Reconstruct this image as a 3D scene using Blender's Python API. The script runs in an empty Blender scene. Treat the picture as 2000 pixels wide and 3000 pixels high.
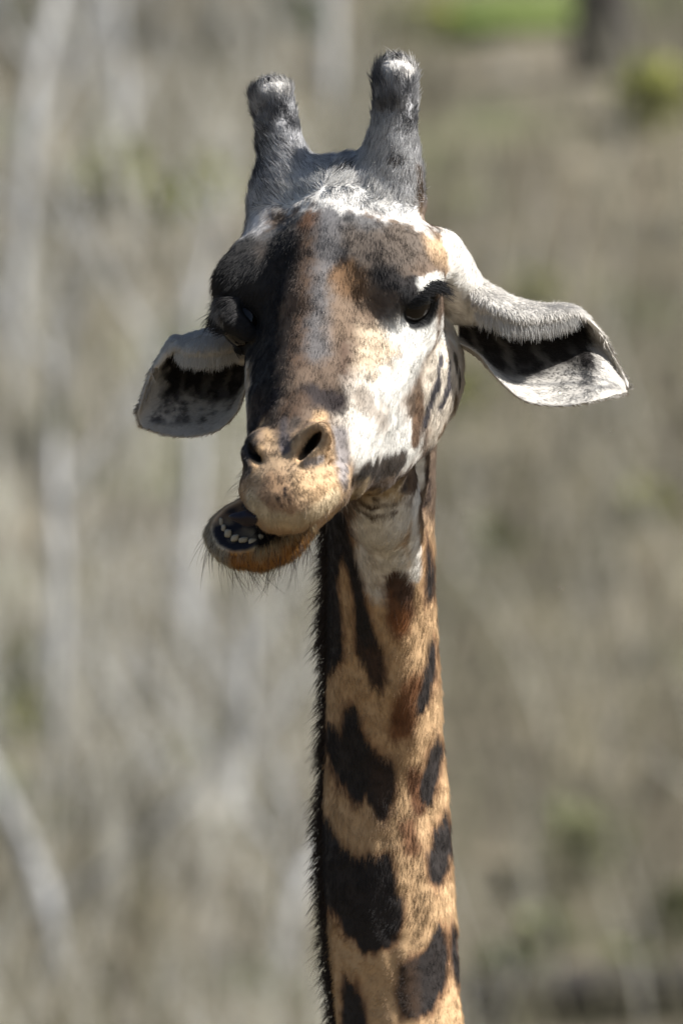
import bpy, math, random
import numpy as np
from mathutils import Vector, Matrix
rad = math.radians
random.seed(7)
RNG = np.random.default_rng(11)
C = bpy.context.scene.collection
SC = bpy.context.scene

# ------------------------------------------------------------------ camera, sky, sun
PX = 2200.0            # modelling units per metre
DIST = 14.0            # metres from lens to the giraffe's eyes
EYE_Z = 4.25
CAM_Z = EYE_Z - 580.0 / PX
cam_d = bpy.data.cameras.new('camera')
cam = bpy.data.objects.new('camera', cam_d); C.objects.link(cam)
cam.location = (0, -DIST, CAM_Z); cam.rotation_euler = (rad(90), 0, 0)
cam_d.sensor_fit = 'VERTICAL'; cam_d.sensor_height = 36; cam_d.sensor_width = 24
cam_d.lens = 36 * DIST / (3000 / PX)
cam_d.clip_start = 0.1; cam_d.clip_end = 2000
cam_d.dof.use_dof = True; cam_d.dof.focus_distance = DIST + 0.07
cam_d.dof.aperture_fstop = cam_d.lens / 72.0
SC.camera = cam

SUN_EL, SUN_AZ = 47.0, 76.0      # azimuth: degrees from the camera's side of the head towards picture right
w = bpy.data.worlds.new('World'); SC.world = w; w.use_nodes = True
nt = w.node_tree
sky = nt.nodes.new('ShaderNodeTexSky'); sky.sky_type = 'NISHITA'; sky.sun_disc = False
sky.sun_elevation = rad(SUN_EL)
bg = nt.nodes['Background']; bg.inputs[1].default_value = 0.05
nt.links.new(sky.outputs[0], bg.inputs[0])
ce = math.cos(rad(SUN_EL))
to_sun = Vector((ce * math.sin(rad(SUN_AZ)), -ce * math.cos(rad(SUN_AZ)), math.sin(rad(SUN_EL))))
sky.sun_rotation = math.atan2(to_sun.x, to_sun.y)
sd = bpy.data.lights.new('sun', 'SUN'); sd.energy = 5.0; sd.angle = rad(0.55); sd.color = (1.0, 0.98, 0.945)
so = bpy.data.objects.new('sun', sd); C.objects.link(so)
so.rotation_euler = to_sun.to_track_quat('Z', 'Y').to_euler(); so.location = (20, -2, 30)
SC.view_settings.view_transform = 'Standard'; SC.view_settings.look = 'None'
SC.view_settings.exposure = 1.0; SC.view_settings.gamma = 1.0
SC.render.engine = 'CYCLES'
SC.cycles.max_bounces = 6; SC.cycles.diffuse_bounces = 3; SC.cycles.transparent_max_bounces = 4
SC.cycles_curves.shape = 'RIBBONS'

FUR = 1.0     # fur density factor

# ------------------------------------------------------------------ frames
# modelling space: X right, T towards the camera side, U up, origin midway between the eyes, PX units per metre
ORG = np.array([-21.0, 0.0, 580.0])
def to_world(p):
    p = np.asarray(p, np.float32)
    return np.stack([(p[..., 0] + ORG[0]) / PX, -p[..., 1] / PX, CAM_Z + (p[..., 2] + ORG[2]) / PX], -1)
def proj(p):        # where a modelled point is drawn on the reference sheet (2000 x 3000)
    k = DIST * PX / (DIST * PX - p[..., 1])
    return 1000 + (p[..., 0] + ORG[0]) * k, 1500 - (p[..., 2] + ORG[2]) * k
def pt(px, py, t):  # sheet position + depth -> model space
    k = (DIST * PX - t) / (DIST * PX)
    return np.array([(px - 1000) * k - ORG[0], t, (1500 - py) * k - ORG[2]], float)
YAW, ROLL, PITCH = rad(22), rad(6.5), rad(38)
cp, sp_ = math.cos(PITCH), math.sin(PITCH); cy, sy = math.cos(YAW), math.sin(YAW); cr, sr = math.cos(ROLL), math.sin(ROLL)
Rp = np.array([[1, 0, 0], [0, cp, sp_], [0, -sp_, cp]])          # (x, a, h) -> X, T, U
Ry = np.array([[cy, -sy, 0], [sy, cy, 0], [0, 0, 1]])
Rr = np.array([[cr, 0, -sr], [0, 1, 0], [sr, 0, cr]])
RH = Rr @ Ry @ Rp
def L(x, a, h): return RH @ np.array([x, a, h], float)

def vnoise(p, scale, seed=0):      # smooth value noise, -1..1
    q = np.asarray(p, np.float64) / scale + seed * 17.31
    i = np.floor(q).astype(np.int64); f = q - i; f = f * f * (3 - 2 * f)
    out = 0
    for dx in (0, 1):
        for dy in (0, 1):
            for dz in (0, 1):
                n = (i[..., 0] + dx) * 374761393 + (i[..., 1] + dy) * 668265263 + (i[..., 2] + dz) * 2147483647 + seed * 9176
                n = (n ^ (n >> 13)) * 1274126177; n = (n ^ (n >> 16)) & 0xffff
                wgt = (f[..., 0] if dx else 1 - f[..., 0]) * (f[..., 1] if dy else 1 - f[..., 1]) * (f[..., 2] if dz else 1 - f[..., 2])
                out = out + wgt * n / 65535.0
    return out * 2 - 1

# ------------------------------------------------------------------ implicit modelling
class Field:
    def __init__(s, lo, hi, v):
        s.lo = np.array(lo, np.float32); s.v = v
        s.n = (np.ceil((np.array(hi) - np.array(lo)) / v)).astype(int) + 1
        s.f = np.full(s.n, 400.0, np.float32)
    def box(s, lo, hi):
        i0 = np.clip(np.floor((np.array(lo) - s.lo) / s.v).astype(int), 0, s.n - 1)
        i1 = np.clip(np.ceil((np.array(hi) - s.lo) / s.v).astype(int) + 1, 0, s.n)
        if np.any(i1 <= i0): return None
        sl = tuple(slice(a, b) for a, b in zip(i0, i1))
        ax = [s.lo[d] + s.v * np.arange(i0[d], i1[d], dtype=np.float32) for d in range(3)]
        return sl, ax[0][:, None, None], ax[1][None, :, None], ax[2][None, None, :]
    def blend(s, sl, d, k, sub):
        f = s.f[sl]
        if sub:
            h = np.clip(0.5 - 0.5 * (f + d) / k, 0, 1)
            s.f[sl] = f + (-d - f) * h + k * h * (1 - h)
        else:
            h = np.clip(0.5 + 0.5 * (f - d) / k, 0, 1)
            s.f[sl] = f + (d - f) * h - k * h * (1 - h)
    def ell(s, c, r, k=40, R=None, sub=False):       # ellipsoid, R columns = axes
        c = np.array(c, np.float32); r = np.array(r, np.float32); m = r.max() + k * 1.2 + 10
        b = s.box(c - m, c + m)
        if b is None: return
        sl, X, Y, Z = b; X = X - c[0]; Y = Y - c[1]; Z = Z - c[2]
        if R is None: R = np.eye(3)
        R = np.asarray(R, np.float32)
        k0 = 0; k1 = 0
        for j in range(3):
            u = X * R[0, j] + Y * R[1, j] + Z * R[2, j]
            k0 = k0 + (u / r[j]) ** 2; k1 = k1 + (u / r[j] ** 2) ** 2
        k0 = np.sqrt(k0); d = k0 * (k0 - 1) / np.sqrt(k1 + 1e-9)
        s.blend(sl, d, k, sub)
    def cone(s, a, b, ra, rb, k=40, sub=False):      # capsule with two radii
        a = np.array(a, np.float32); b = np.array(b, np.float32); m = max(ra, rb) + k * 1.2 + 10
        q = s.box(np.minimum(a, b) - m, np.maximum(a, b) + m)
        if q is None: return
        sl, X, Y, Z = q; e = b - a; ee = float(e @ e) + 1e-6
        X = X - a[0]; Y = Y - a[1]; Z = Z - a[2]
        t = np.clip((X * e[0] + Y * e[1] + Z * e[2]) / ee, 0, 1)
        d = np.sqrt((X - t * e[0]) ** 2 + (Y - t * e[1]) ** 2 + (Z - t * e[2]) ** 2) - (ra + (rb - ra) * t)
        s.blend(sl, d, k, sub)
    def surface(s):       # surface nets -> verts, quads
        f = s.f; ins = f < 0; nx, ny, nz = s.n
        c = np.zeros((nx - 1, ny - 1, nz - 1), np.int8)
        for dx in (0, 1):
            for dy in (0, 1):
                for dz in (0, 1):
                    c += ins[dx:nx - 1 + dx, dy:ny - 1 + dy, dz:nz - 1 + dz]
        idx = np.argwhere((c > 0) & (c < 8)); del c
        ids = (idx[:, 0].astype(np.int64) * ny + idx[:, 1]) * nz + idx[:, 2]
        cv = np.stack([f[idx[:, 0] + dx, idx[:, 1] + dy, idx[:, 2] + dz] for dx in (0, 1) for dy in (0, 1) for dz in (0, 1)], 1)
        offs = np.array([(dx, dy, dz) for dx in (0, 1) for dy in (0, 1) for dz in (0, 1)], np.float32)
        acc = np.zeros((len(idx), 3), np.float32); cnt = np.zeros(len(idx), np.float32)
        for a in range(8):
            for b in range(a + 1, 8):
                if np.abs(offs[a] - offs[b]).sum() != 1: continue
                m = (cv[:, a] < 0) != (cv[:, b] < 0)
                t = cv[m, a] / (cv[m, a] - cv[m, b])
                acc[m] += offs[a] + t[:, None] * (offs[b] - offs[a]); cnt[m] += 1
        V = s.lo + s.v * (idx + acc / cnt[:, None])
        quads = []
        for ax in range(3):
            u, v = (ax + 1) % 3, (ax + 2) % 3
            s0 = [slice(None)] * 3; s1 = [slice(None)] * 3
            s0[ax] = slice(0, -1); s1[ax] = slice(1, None)
            A, B = ins[tuple(s0)], ins[tuple(s1)]
            e = np.argwhere(A != B)
            e = e[(e[:, u] > 0) & (e[:, v] > 0) & (e[:, u] < s.n[u] - 1) & (e[:, v] < s.n[v] - 1)]
            flip = A[e[:, 0], e[:, 1], e[:, 2]]
            def cid(du, dv):
                q = e.copy(); q[:, u] -= du; q[:, v] -= dv
                return np.searchsorted(ids, (q[:, 0].astype(np.int64) * ny + q[:, 1]) * nz + q[:, 2])
            q = np.stack([cid(1, 1), cid(0, 1), cid(0, 0), cid(1, 0)], 1)
            q[~flip] = q[~flip][:, ::-1]
            quads.append(q)
        return V.astype(np.float32), np.concatenate(quads)

def vnormals(V, Q):
    d1 = V[Q[:, 2]] - V[Q[:, 0]]; d2 = V[Q[:, 3]] - V[Q[:, 1]]
    fn = np.cross(d1, d2); N = np.zeros_like(V)
    for j in range(4): np.add.at(N, Q[:, j], fn)
    return N / (np.linalg.norm(N, axis=1, keepdims=True) + 1e-9)

def crv(pts, n):        # Catmull-Rom through control points, n samples
    P = np.array(pts, float); m = len(P)
    E = np.vstack([2 * P[0] - P[1], P, 2 * P[-1] - P[-2]])
    s = np.linspace(0, m - 1 - 1e-6, n); i = s.astype(int); t = (s - i)[:, None]
    a, b, c, d = E[i], E[i + 1], E[i + 2], E[i + 3]
    return 0.5 * (2 * b + (c - a) * t + (2 * a - 5 * b + 4 * c - d) * t * t + (3 * b - a - 3 * c + d) * t ** 3)

# ------------------------------------------------------------------ the giraffe's shape
F = Field((-460, -1450, -2300), (480, 800, 560), 6.0)
for s in (-1, 1):
    F.ell(L(s * 222, -65 if s > 0 else -95, 50), (118, 190 if s > 0 else 150, 105), 60, RH)                    # brow
    F.ell(L(s * 120, -110, 95), (165, 200, 120), 60, RH)                   # side of the forehead
    w_ = 1.0 if s > 0 else .88
    F.cone(L(s * 200 * w_, 0, -50), L(s * 78 * w_, 520, -75), 118, 92, 60)           # cheek bone to muzzle
    F.cone(L(s * 88, -40, 70), L(s * 78, 360, -5), 88, 80, 50)             # beside the nose
    F.ell(L(s * 158, -55, -280), (126, 190, 165), 60, RH)                  # jaw muscle
    F.cone(L(s * 142, 20, -322), L(s * 62, 470, -222), 108, 84, 60)        # jaw bone
    F.cone(L(s * 150 * w_, 30, -180), L(s * 88 * w_, 480, -140), 108, 86, 60)        # cheek
    F.cone(L(s * 140, -330, 150), L(s * 190, -475, 335), 118, 50, 60)      # horn base
    F.cone(L(s * 120, 100, -375), L(s * 75, 330, -325), 94, 80, 60)        # lower jaw edge
F.cone(L(0, -330, 120), L(0, -120, 90), 170, 178, 60)                      # cranium
F.cone(L(0, -190, 160), L(0, 100, 105), 100, 96, 40)                       # forehead ridge
F.cone(L(0, 60, 100), L(0, 590, -30), 100, 86, 45)                         # nose
F.cone(L(0, 60, -120), L(0, 500, -110), 150, 105, 80)                      # inside of face
F.ell(L(-240, -70, 118), (104, 100, 76), 80, RH)
F.cone(L(-185, -330, 190), L(-205, -160, 120), 84, 80, 60)
F.cone(L(270, -220, -10), pt(1375, 885, -190), 90, 68, 50)                 # ear roots
F.cone(L(-270, -190, -10), pt(728, 1000, -350), 92, 70, 50)
# muzzle and upper lip
F.ell(L(0, 690, -66), (140, 135, 92), 50, RH)
F.ell(L(10, 770, -92), (112, 78, 72), 40, RH)
F.ell(L(92, 650, -105), (74, 120, 62), 40, RH)
F.ell(L(-80, 650, -92), (70, 110, 62), 40, RH)
for s in (-1, 1):
    F.ell(L(s * (90 if s > 0 else 74), 622, 6), (56, 84, 54), 30, RH)                         # nostril swell
# lower jaw, swung to the animal's right
jaw = [(0, 60, -330), (-40, 330, -290), (-105, 560, -246), (-150, 680, -224)]
for (p, q), (ra, rb) in zip(zip(jaw, jaw[1:]), ((120, 100), (100, 84), (84, 88))):
    F.cone(L(*p), L(*q), ra, rb, 50)
ct, st_ = math.cos(rad(13)), math.sin(rad(13))
RJ = RH @ np.array([[ct, 0, st_], [0, 1, 0], [-st_, 0, ct]])
F.ell(L(-156, 712, -222), (136, 108, 88), 40, RJ)
F.cone(L(-70, 690, -246), L(70, 590, -205), 58, 46, 40)
                          # lower lip
# mouth
F.ell(L(-180, 800, -118), (114, 124, 78), 12, RJ, sub=True)
F.ell(L(-60, 800, -176), (120, 100, 18), 12, RH, sub=True)
F.cone(L(60, 690, -186), L(112, 560, -190), 11, 8, 14, sub=True)
# nostrils
e1 = np.array([.52, .25, .82]); e1 /= np.linalg.norm(e1)
e3 = np.array([.35, -.93, .1]); e3 -= e1 * (e1 @ e3); e3 /= np.linalg.norm(e3); e2 = np.cross(e3, e1)
Mx = np.diag([-1.0, 1, 1]); El = RH.T @ np.stack([e2, e3, e1], 1)
nl = np.array([97.0, 655.0, 32.0])
for Mm, gr_ in ((np.eye(3), 1.0),):
    ring = [RH @ (Mm @ (nl + El @ np.array([27 * math.cos(t) * gr_, 10 + (1 - gr_) * 60, 54 * math.sin(t) * gr_]))) for t in np.linspace(0, 2 * math.pi, 17)]
    for p, q in zip(ring, ring[1:]): F.cone(p, q, 12, 12, 22)              # soft nostril rim
F.ell(RH @ nl, (17, 60, 54), 16, RH @ El, sub=True)
F.ell(RH @ (Mx @ nl + [16, 8, 6]), (12, 56, 42), 24, RH @ (Mx @ El), sub=True)
for s in (-1, 1):
    F.cone(L(s * 84, 712, -18), L(s * 135, 650, -48), 9, 7, 16, sub=True)
# neck
NECK = [(1105, 1120, -350, 185), (1112, 1330, -500, 172), (1118, 1650, -620, 162), (1124, 1900, -720, 168), (1130, 2250, -850, 184),
        (1133, 2500, -872, 196), (1150, 2750, -895, 194), (1172, 3020, -920, 198), (1200, 3330, -960, 235)]
NP = np.array([np.append(pt(*n[:3]), n[3]) for n in NECK])
F.cone(L(0, -330, 40), NP[0][:3], 165, NP[0][3], 60)
NC = crv(NP, 60)
Fn = Field((-298, -1450, -2300), (476, -58, -296), 6.0)
for p, q in zip(NC, NC[1:]):
    Fn.cone(p[:3], q[:3], p[3] - 6, q[3] - 6, 1)
    Fn.cone(p[:3] + [-30, -80, 0], q[:3] + [-30, -80, 0], p[3] * .86, q[3] * .86, 1)
wind = np.zeros_like(Fn.f) + 400
main = Fn.f; Fn.f = wind
WP = crv(np.vstack([np.append(L(5, 110, -425), 92), NP[2:] * [1, 1, 1, .0] + [40, 80, 0, 100]]), 50)
for p, q in zip(WP, WP[1:]): Fn.cone(p[:3], q[:3], p[3], q[3], 1)         # windpipe
h = np.clip(.5 + .5 * (main - Fn.f) / 26, 0, 1)
Fn.f = main + (Fn.f - main) * h - 26 * h * (1 - h)
o = np.round((Fn.lo - F.lo) / 6).astype(int); sl = tuple(slice(a, a + n) for a, n in zip(o, Fn.n))
h = np.clip(.5 + .5 * (F.f[sl] - Fn.f) / 50, 0, 1)
F.f[sl] = F.f[sl] + (Fn.f - F.f[sl]) * h - 50 * h * (1 - h)
del Fn, main, wind, h
F.cone(L(10, 120, -400), pt(1112, 1500, -310), 100, 105, 60)              # throat
for yy, rr, dp in ((1462, 12, 8), (1496, 11, 7), (1524, 9, 5)):            # throat folds
    pass
# eyes: sockets and lids
EYE_R = 74
EYES = {}
for s in (-1, 1):
    ec = np.array([246.0, 24.0, 34.0]) if s > 0 else np.array([-252.0, 58.0, 48.0]); EYES[s] = ec
    F.ell(L(s * 326, ec[1] + 68, ec[2] - 4), (66, 74, 62), 30, RH, sub=True)
    F.ell(L(*ec), (EYE_R - 3,) * 3, 6, RH)
def lid_arc(s, el0, el1, r, n=19, az0=-78, az1=70):
    # arc over the eyeball from the rear corner to the front corner; el: elevation in the middle
    out = []
    for i in range(n):
        u = i / (n - 1); az = rad(az0 + (az1 - az0) * u)
        el = rad(el0 + (el1 - el0) * math.sin(math.pi * u) ** 0.8)
        d = np.array([s * math.cos(el) * math.cos(az), math.sin(az) * math.cos(el), math.sin(el)])
        out.append(EYES[s] + r * d)
    return out
for s in (-1, 1):
    for el1, r, th in ((34, 79, 9), (47, 80, 13), (62, 78, 19), (80, 74, 24)):
        a = lid_arc(s, -8 + el1 * .25, el1, r, az0=-48, az1=118)
        for p, q in zip(a, a[1:]): F.cone(L(*p), L(*q), th, th, 9)
    for el1, r, th in ((-50, 77, 8), (-64, 76, 12), (-82, 72, 19)):
        a = lid_arc(s, -8 + el1 * .25, el1, r, az0=-48, az1=118)
        for p, q in zip(a, a[1:]): F.cone(L(*p), L(*q), th, th, 9)
V, Q = F.surface()
del F
N = vnormals(V, Q)
LOC0 = V @ RH.astype(np.float32)
ripple = np.clip((-V[:, 2] - 700) / 200, 0, 1)
V = (V + N * (ripple * (7 * vnoise(V * [1, 1, .22], 62, 91) + 5 * vnoise(V, 150, 92)) + 2.2 * vnoise(V, 34, 93) + np.clip((LOC0[:, 1] - 560) / 60, 0, 1) * 0.9 * vnoise(V, 16, 94))[:, None]).astype(np.float32)
N = vnormals(V, Q)
LOC = V @ RH.astype(np.float32)      # head-local coordinates x, a, h
print('body', len(V), len(Q))

# ------------------------------------------------------------------ materials
def mat(name, build):
    m = bpy.data.materials.new(name); m.use_nodes = True
    n = m.node_tree; b = n.nodes['Principled BSDF']; build(n, b); return m
def node(n, t, **kw):
    x = n.nodes.new(t)
    for k, v in kw.items():
        if k.startswith('i_'): x.inputs[int(k[2:]) if k[2:].isdigit() else k[2:]].default_value = v
        else: setattr(x, k, v)
    return x
def simple(name, col, rough=.8, noise=0.0, scale=30, spec=.3):
    def f(n, b):
        b.inputs['Roughness'].default_value = rough; b.inputs['Specular IOR Level'].default_value = spec
        if noise:
            tc = node(n, 'ShaderNodeTexCoord'); nz = node(n, 'ShaderNodeTexNoise'); nz.inputs['Scale'].default_value = scale
            nz.inputs['Detail'].default_value = 5
            n.links.new(tc.outputs['Object'], nz.inputs['Vector'])
            r = node(n, 'ShaderNodeMapRange'); r.inputs[3].default_value = 1 - noise; r.inputs[4].default_value = 1 + noise
            n.links.new(nz.outputs[0], r.inputs[0])
            mx = node(n, 'ShaderNodeVectorMath', operation='SCALE'); mx.inputs[0].default_value = col[:3]
            n.links.new(r.outputs[0], mx.inputs['Scale']); n.links.new(mx.outputs[0], b.inputs['Base Color'])
        else: b.inputs['Base Color'].default_value = (*col[:3], 1)
    return mat(name, f)
def hide_build(n, b):
    a = node(n, 'ShaderNodeAttribute', attribute_name='col')
    n.links.new(a.outputs['Color'], b.inputs['Base Color'])
    b.inputs['Roughness'].default_value = .75; b.inputs['Specular IOR Level'].default_value = .2
    tc = node(n, 'ShaderNodeTexCoord'); nz = node(n, 'ShaderNodeTexNoise'); nz.inputs['Scale'].default_value = 500
    n.links.new(tc.outputs['Object'], nz.inputs['Vector'])
    bp = node(n, 'ShaderNodeBump'); bp.inputs['Strength'].default_value = .25; bp.inputs['Distance'].default_value = .001
    n.links.new(nz.outputs[0], bp.inputs['Height']); n.links.new(bp.outputs[0], b.inputs['Normal'])
M_HIDE = mat('giraffe_hide', hide_build)
def fur_build(n, b):
    out = n.nodes['Material Output']; n.nodes.remove(b)
    a = node(n, 'ShaderNodeAttribute', attribute_name='col'); nr = node(n, 'ShaderNodeAttribute', attribute_name='nrm')
    d = node(n, 'ShaderNodeBsdfDiffuse'); n.links.new(a.outputs['Color'], d.inputs['Color'])
    n.links.new(nr.outputs['Vector'], d.inputs['Normal'])
    hb = node(n, 'ShaderNodeBsdfHair', component='Reflection'); hb.inputs['RoughnessU'].default_value = .35; hb.inputs['RoughnessV'].default_value = .6
    g = node(n, 'ShaderNodeMix', data_type='RGBA'); g.inputs[0].default_value = .25
    n.links.new(a.outputs['Color'], g.inputs[6]); g.inputs[7].default_value = (.6, .6, .6, 1)
    n.links.new(g.outputs[2], hb.inputs['Color'])
    mx = node(n, 'ShaderNodeMixShader'); mx.inputs[0].default_value = .16
    n.links.new(d.outputs[0], mx.inputs[1]); n.links.new(hb.outputs[0], mx.inputs[2]); n.links.new(mx.outputs[0], out.inputs[0])
M_FUR = mat('giraffe_fur', fur_build)

def mesh_obj(name, V, Fc, m, parent=None, smooth=True, world=True, col=None):
    me = bpy.data.meshes.new(name)
    Vw = to_world(V) if world else np.asarray(V, np.float32)
    Fc = np.asarray(Fc) if not isinstance(Fc, list) else Fc
    if isinstance(Fc, np.ndarray):
        k = Fc.shape[1]
        me.vertices.add(len(Vw)); me.vertices.foreach_set('co', Vw.astype(np.float32).ravel())
        me.loops.add(Fc.size); me.loops.foreach_set('vertex_index', Fc.astype(np.int32).ravel())
        me.polygons.add(len(Fc)); me.polygons.foreach_set('loop_start', np.arange(0, Fc.size, k, dtype=np.int32))
        me.update(calc_edges=True); me.validate()
    else:
        me.from_pydata([tuple(map(float, v)) for v in Vw], [], Fc); me.update()
    if smooth: me.polygons.foreach_set('use_smooth', np.ones(len(me.polygons), bool))
    if col is not None:
        at = me.attributes.new('col', 'FLOAT_COLOR', 'POINT')
        at.data.foreach_set('color', np.concatenate([col, np.ones((len(col), 1))], 1).astype(np.float32).ravel())
    if m: me.materials.append(m)
    o = bpy.data.objects.new(name, me); C.objects.link(o)
    setpar(o, parent)
    return o
def setpar(o, parent):     # vertices stay in world coordinates; the thing's Empty stands at its base
    if parent is None: return
    o.parent = parent
    if parent.type == 'EMPTY': o.matrix_parent_inverse = Matrix.Translation(parent.location).inverted()
def tag(o, label=None, cat=None, group=None, kind=None):
    for k, v in (('label', label), ('category', cat), ('group', group), ('kind', kind)):
        if v: o[k] = v
    return o

# ------------------------------------------------------------------ ears and horns (ossicones)
def sheet(rows, n, m):
    # rows: rim-to-rim profile curves along the ear; returns an m x n grid of points
    R = np.stack([crv(r, n) for r in rows])                  # rows x n x 3
    return np.stack([crv(R[:, i], m) for i in range(n)], 1)  # m x n x 3
def grid_faces(m, n):
    i = np.arange(m - 1)[:, None] * n + np.arange(n - 1)[None, :]
    return np.stack([i, i + 1, i + n + 1, i + n], -1).reshape(-1, 4)
def ear_pts(tab):
    R = [[pt(*p) for p in row] for row in tab]
    for k in (6, 7):
        d = unit_(R[3][k] - R[2][k]); R[0][k] = R[2][k] - d * 8; R[1][k] = R[2][k] - d * 4
    return R
def unit_(v): return v / (np.linalg.norm(v) + 1e-9)
EAR_R = [   # image-right ear: hanging lip of the upper fold, its front, top edge, hollow, floor, lower edge
    [(1392, 912, -77), (1440, 930, -39), (1505, 952, -28), (1580, 952, -69), (1640, 937, -112), (1688, 924, -162), (1762, 1008, -232), (1832, 1122, -259)],
    [(1380, 864, -83), (1435, 889, -40), (1505, 919, -30), (1580, 922, -73), (1645, 914, -121), (1694, 918, -181), (1768, 1004, -232), (1836, 1124, -257)],
    [(1355, 790, -215), (1435, 843, -183), (1515, 882, -183), (1595, 900, -225), (1655, 902, -259), (1700, 926, -287), (1772, 1006, -245), (1840, 1128, -262)],
    [(1345, 850, -265), (1430, 900, -263), (1510, 930, -271), (1590, 945, -305), (1660, 950, -325), (1712, 970, -312), (1775, 1040, -269), (1839, 1136, -257)],
    [(1345, 930, -240), (1425, 985, -249), (1510, 1030, -252), (1600, 1050, -245), (1680, 1055, -228), (1730, 1065, -200), (1785, 1095, -205), (1838, 1142, -266)],
    [(1345, 985, -200), (1415, 1045, -189), (1495, 1110, -168), (1590, 1135, -167), (1690, 1135, -156), (1745, 1130, -141), (1795, 1130, -192), (1837, 1147, -264)],
    [(1335, 1000, -150), (1400, 1035, -128), (1455, 1105, -78), (1530, 1170, -77), (1620, 1188, -85), (1710, 1180, -90), (1785, 1162, -144), (1835, 1151, -256)],
]
EAR_L = [
    [(720, 1011, -290), (690, 1020, -250), (640, 1038, -225), (590, 1040, -215), (545, 1033, -225), (512, 1022, -245), (455, 1115, -270), (416, 1210, -285)],
    [(725, 983, -280), (690, 997, -225), (640, 1012, -200), (590, 1017, -195), (545, 1017, -205), (508, 1012, -235), (450, 1108, -266), (412, 1210, -283)],
    [(735, 950, -320), (690, 955, -280), (640, 963, -265), (590, 978, -262), (540, 993, -262), (503, 1005, -270), (444, 1104, -278), (408, 1212, -285)],
    [(745, 985, -420), (695, 995, -410), (645, 1015, -405), (592, 1030, -395), (545, 1040, -375), (500, 1052, -345), (446, 1130, -312), (409, 1222, -290)],
    [(745, 1040, -420), (700, 1075, -425), (650, 1110, -425), (597, 1130, -410), (545, 1135, -385), (495, 1145, -350), (448, 1185, -316), (411, 1234, -292)],
    [(742, 1080, -370), (710, 1130, -375), (665, 1185, -375), (605, 1210, -365), (548, 1215, -350), (495, 1215, -330), (453, 1222, -310), (415, 1244, -292)],
    [(738, 1075, -320), (722, 1130, -310), (694, 1205, -310), (640, 1258, -310), (565, 1277, -305), (500, 1275, -300), (452, 1262, -295), (421, 1250, -292)],
]
def ear_mesh(tab, flip):
    n, m = 72, 72
    G = sheet(ear_pts(tab), n, m); P = G.reshape(-1, 3)
    Fc = grid_faces(m, n)
    if flip: Fc = Fc[:, ::-1]
    Nn = vnormals(P.astype(np.float32), Fc)           # inner side
    if Nn.reshape(m, n, 3)[m * 2 // 3:-6, 10:-10, 1].mean() < 0: Fc = Fc[:, ::-1]; Nn = -Nn; flip = not flip
    th = 5.0 * np.clip(np.minimum(np.linspace(0, 1, m), np.linspace(1, 0, m)) * 12, .35, 1)[:, None] * np.ones((1, n))
    P2 = P - Nn * th.reshape(-1, 1) * 2
    rim = []
    k = m * n
    for a, b in [(i, i + 1) for i in range(n - 1)]: rim += [(b, a, a + k, b + k)]
    for a, b in [((m - 1) * n + i, (m - 1) * n + i + 1) for i in range(n - 1)]: rim += [(a, b, b + k, a + k)]
    for a, b in [(j * n + n - 1, (j + 1) * n + n - 1) for j in range(m - 1)]: rim += [(b, a, a + k, b + k)]
    rim = np.array(rim)
    if flip: rim = rim[:, ::-1]
    F2 = np.concatenate([Fc, Fc[:, ::-1] + k, rim])
    VV = np.concatenate([P, P2]); 
    rows = np.tile(np.repeat(np.linspace(0, 1, m), n), 2); cols = np.tile(np.tile(np.linspace(0, 1, n), m), 2)
    inner = np.concatenate([np.ones(k), np.zeros(k)])
    return VV.astype(np.float32), F2, rows, cols, inner
def tube(path, radii, ns=28, cap=True, lump=0, seed=0):
    P = np.array(path, float); n = len(P); out = []
    Tn = np.gradient(P, axis=0); Tn /= np.linalg.norm(Tn, axis=1, keepdims=True)
    up = np.array([0.0, 1.0, 0.2]); Vv = []
    for i in range(n):
        a = np.cross(Tn[i], up); a /= np.linalg.norm(a); b = np.cross(a, Tn[i])
        r = radii[i]; r = (r, r) if np.isscalar(r) else r
        ang = np.linspace(0, 2 * math.pi, ns, endpoint=False)
        Vv.append(P[i] + r[0] * np.cos(ang)[:, None] * a + r[1] * np.sin(ang)[:, None] * b)
    Vv = np.concatenate(Vv)
    if lump: Vv = Vv + lump * vnoise(Vv, 45, seed)[:, None] * (Vv - np.repeat(P, ns, 0)) / 60
    i = np.arange(n - 1)[:, None] * ns; j = np.arange(ns)[None, :]; j2 = (j + 1) % ns
    Fq = np.stack([i + ns + j, i + ns + j2, i + j2, i + j], -1).reshape(-1, 4)
    return Vv.astype(np.float32), Fq
def ossicone(base, mid, tip, rb, rt, seed):
    path = crv([base, mid, tip], 34); t = np.linspace(0, 1, 34)
    r = rb + (rt - rb) * np.clip(t * 1.25, 0, 1) ** .7
    endr = np.sqrt(np.clip(1 - np.clip((t - .82) / .18, 0, 1) ** 2.6, 0.0, 1))
    r = r * np.where(t > .82, np.maximum(endr, .02), 1) * (1 + .03 * np.sin(t * 9 + seed))
    Vv, Fq = tube(path, list(r), 40, lump=4, seed=seed)
    return Vv, Fq, np.repeat(t, 40)
HORN_R = ossicone(L(158, -370, 170), L(190, -480, 330), L(212, -590, 465), 72, 60, 3)
HORN_L = ossicone(L(-155, -370, 170), L(-182, -480, 330), L(-192, -575, 450), 72, 62, 5)

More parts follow.
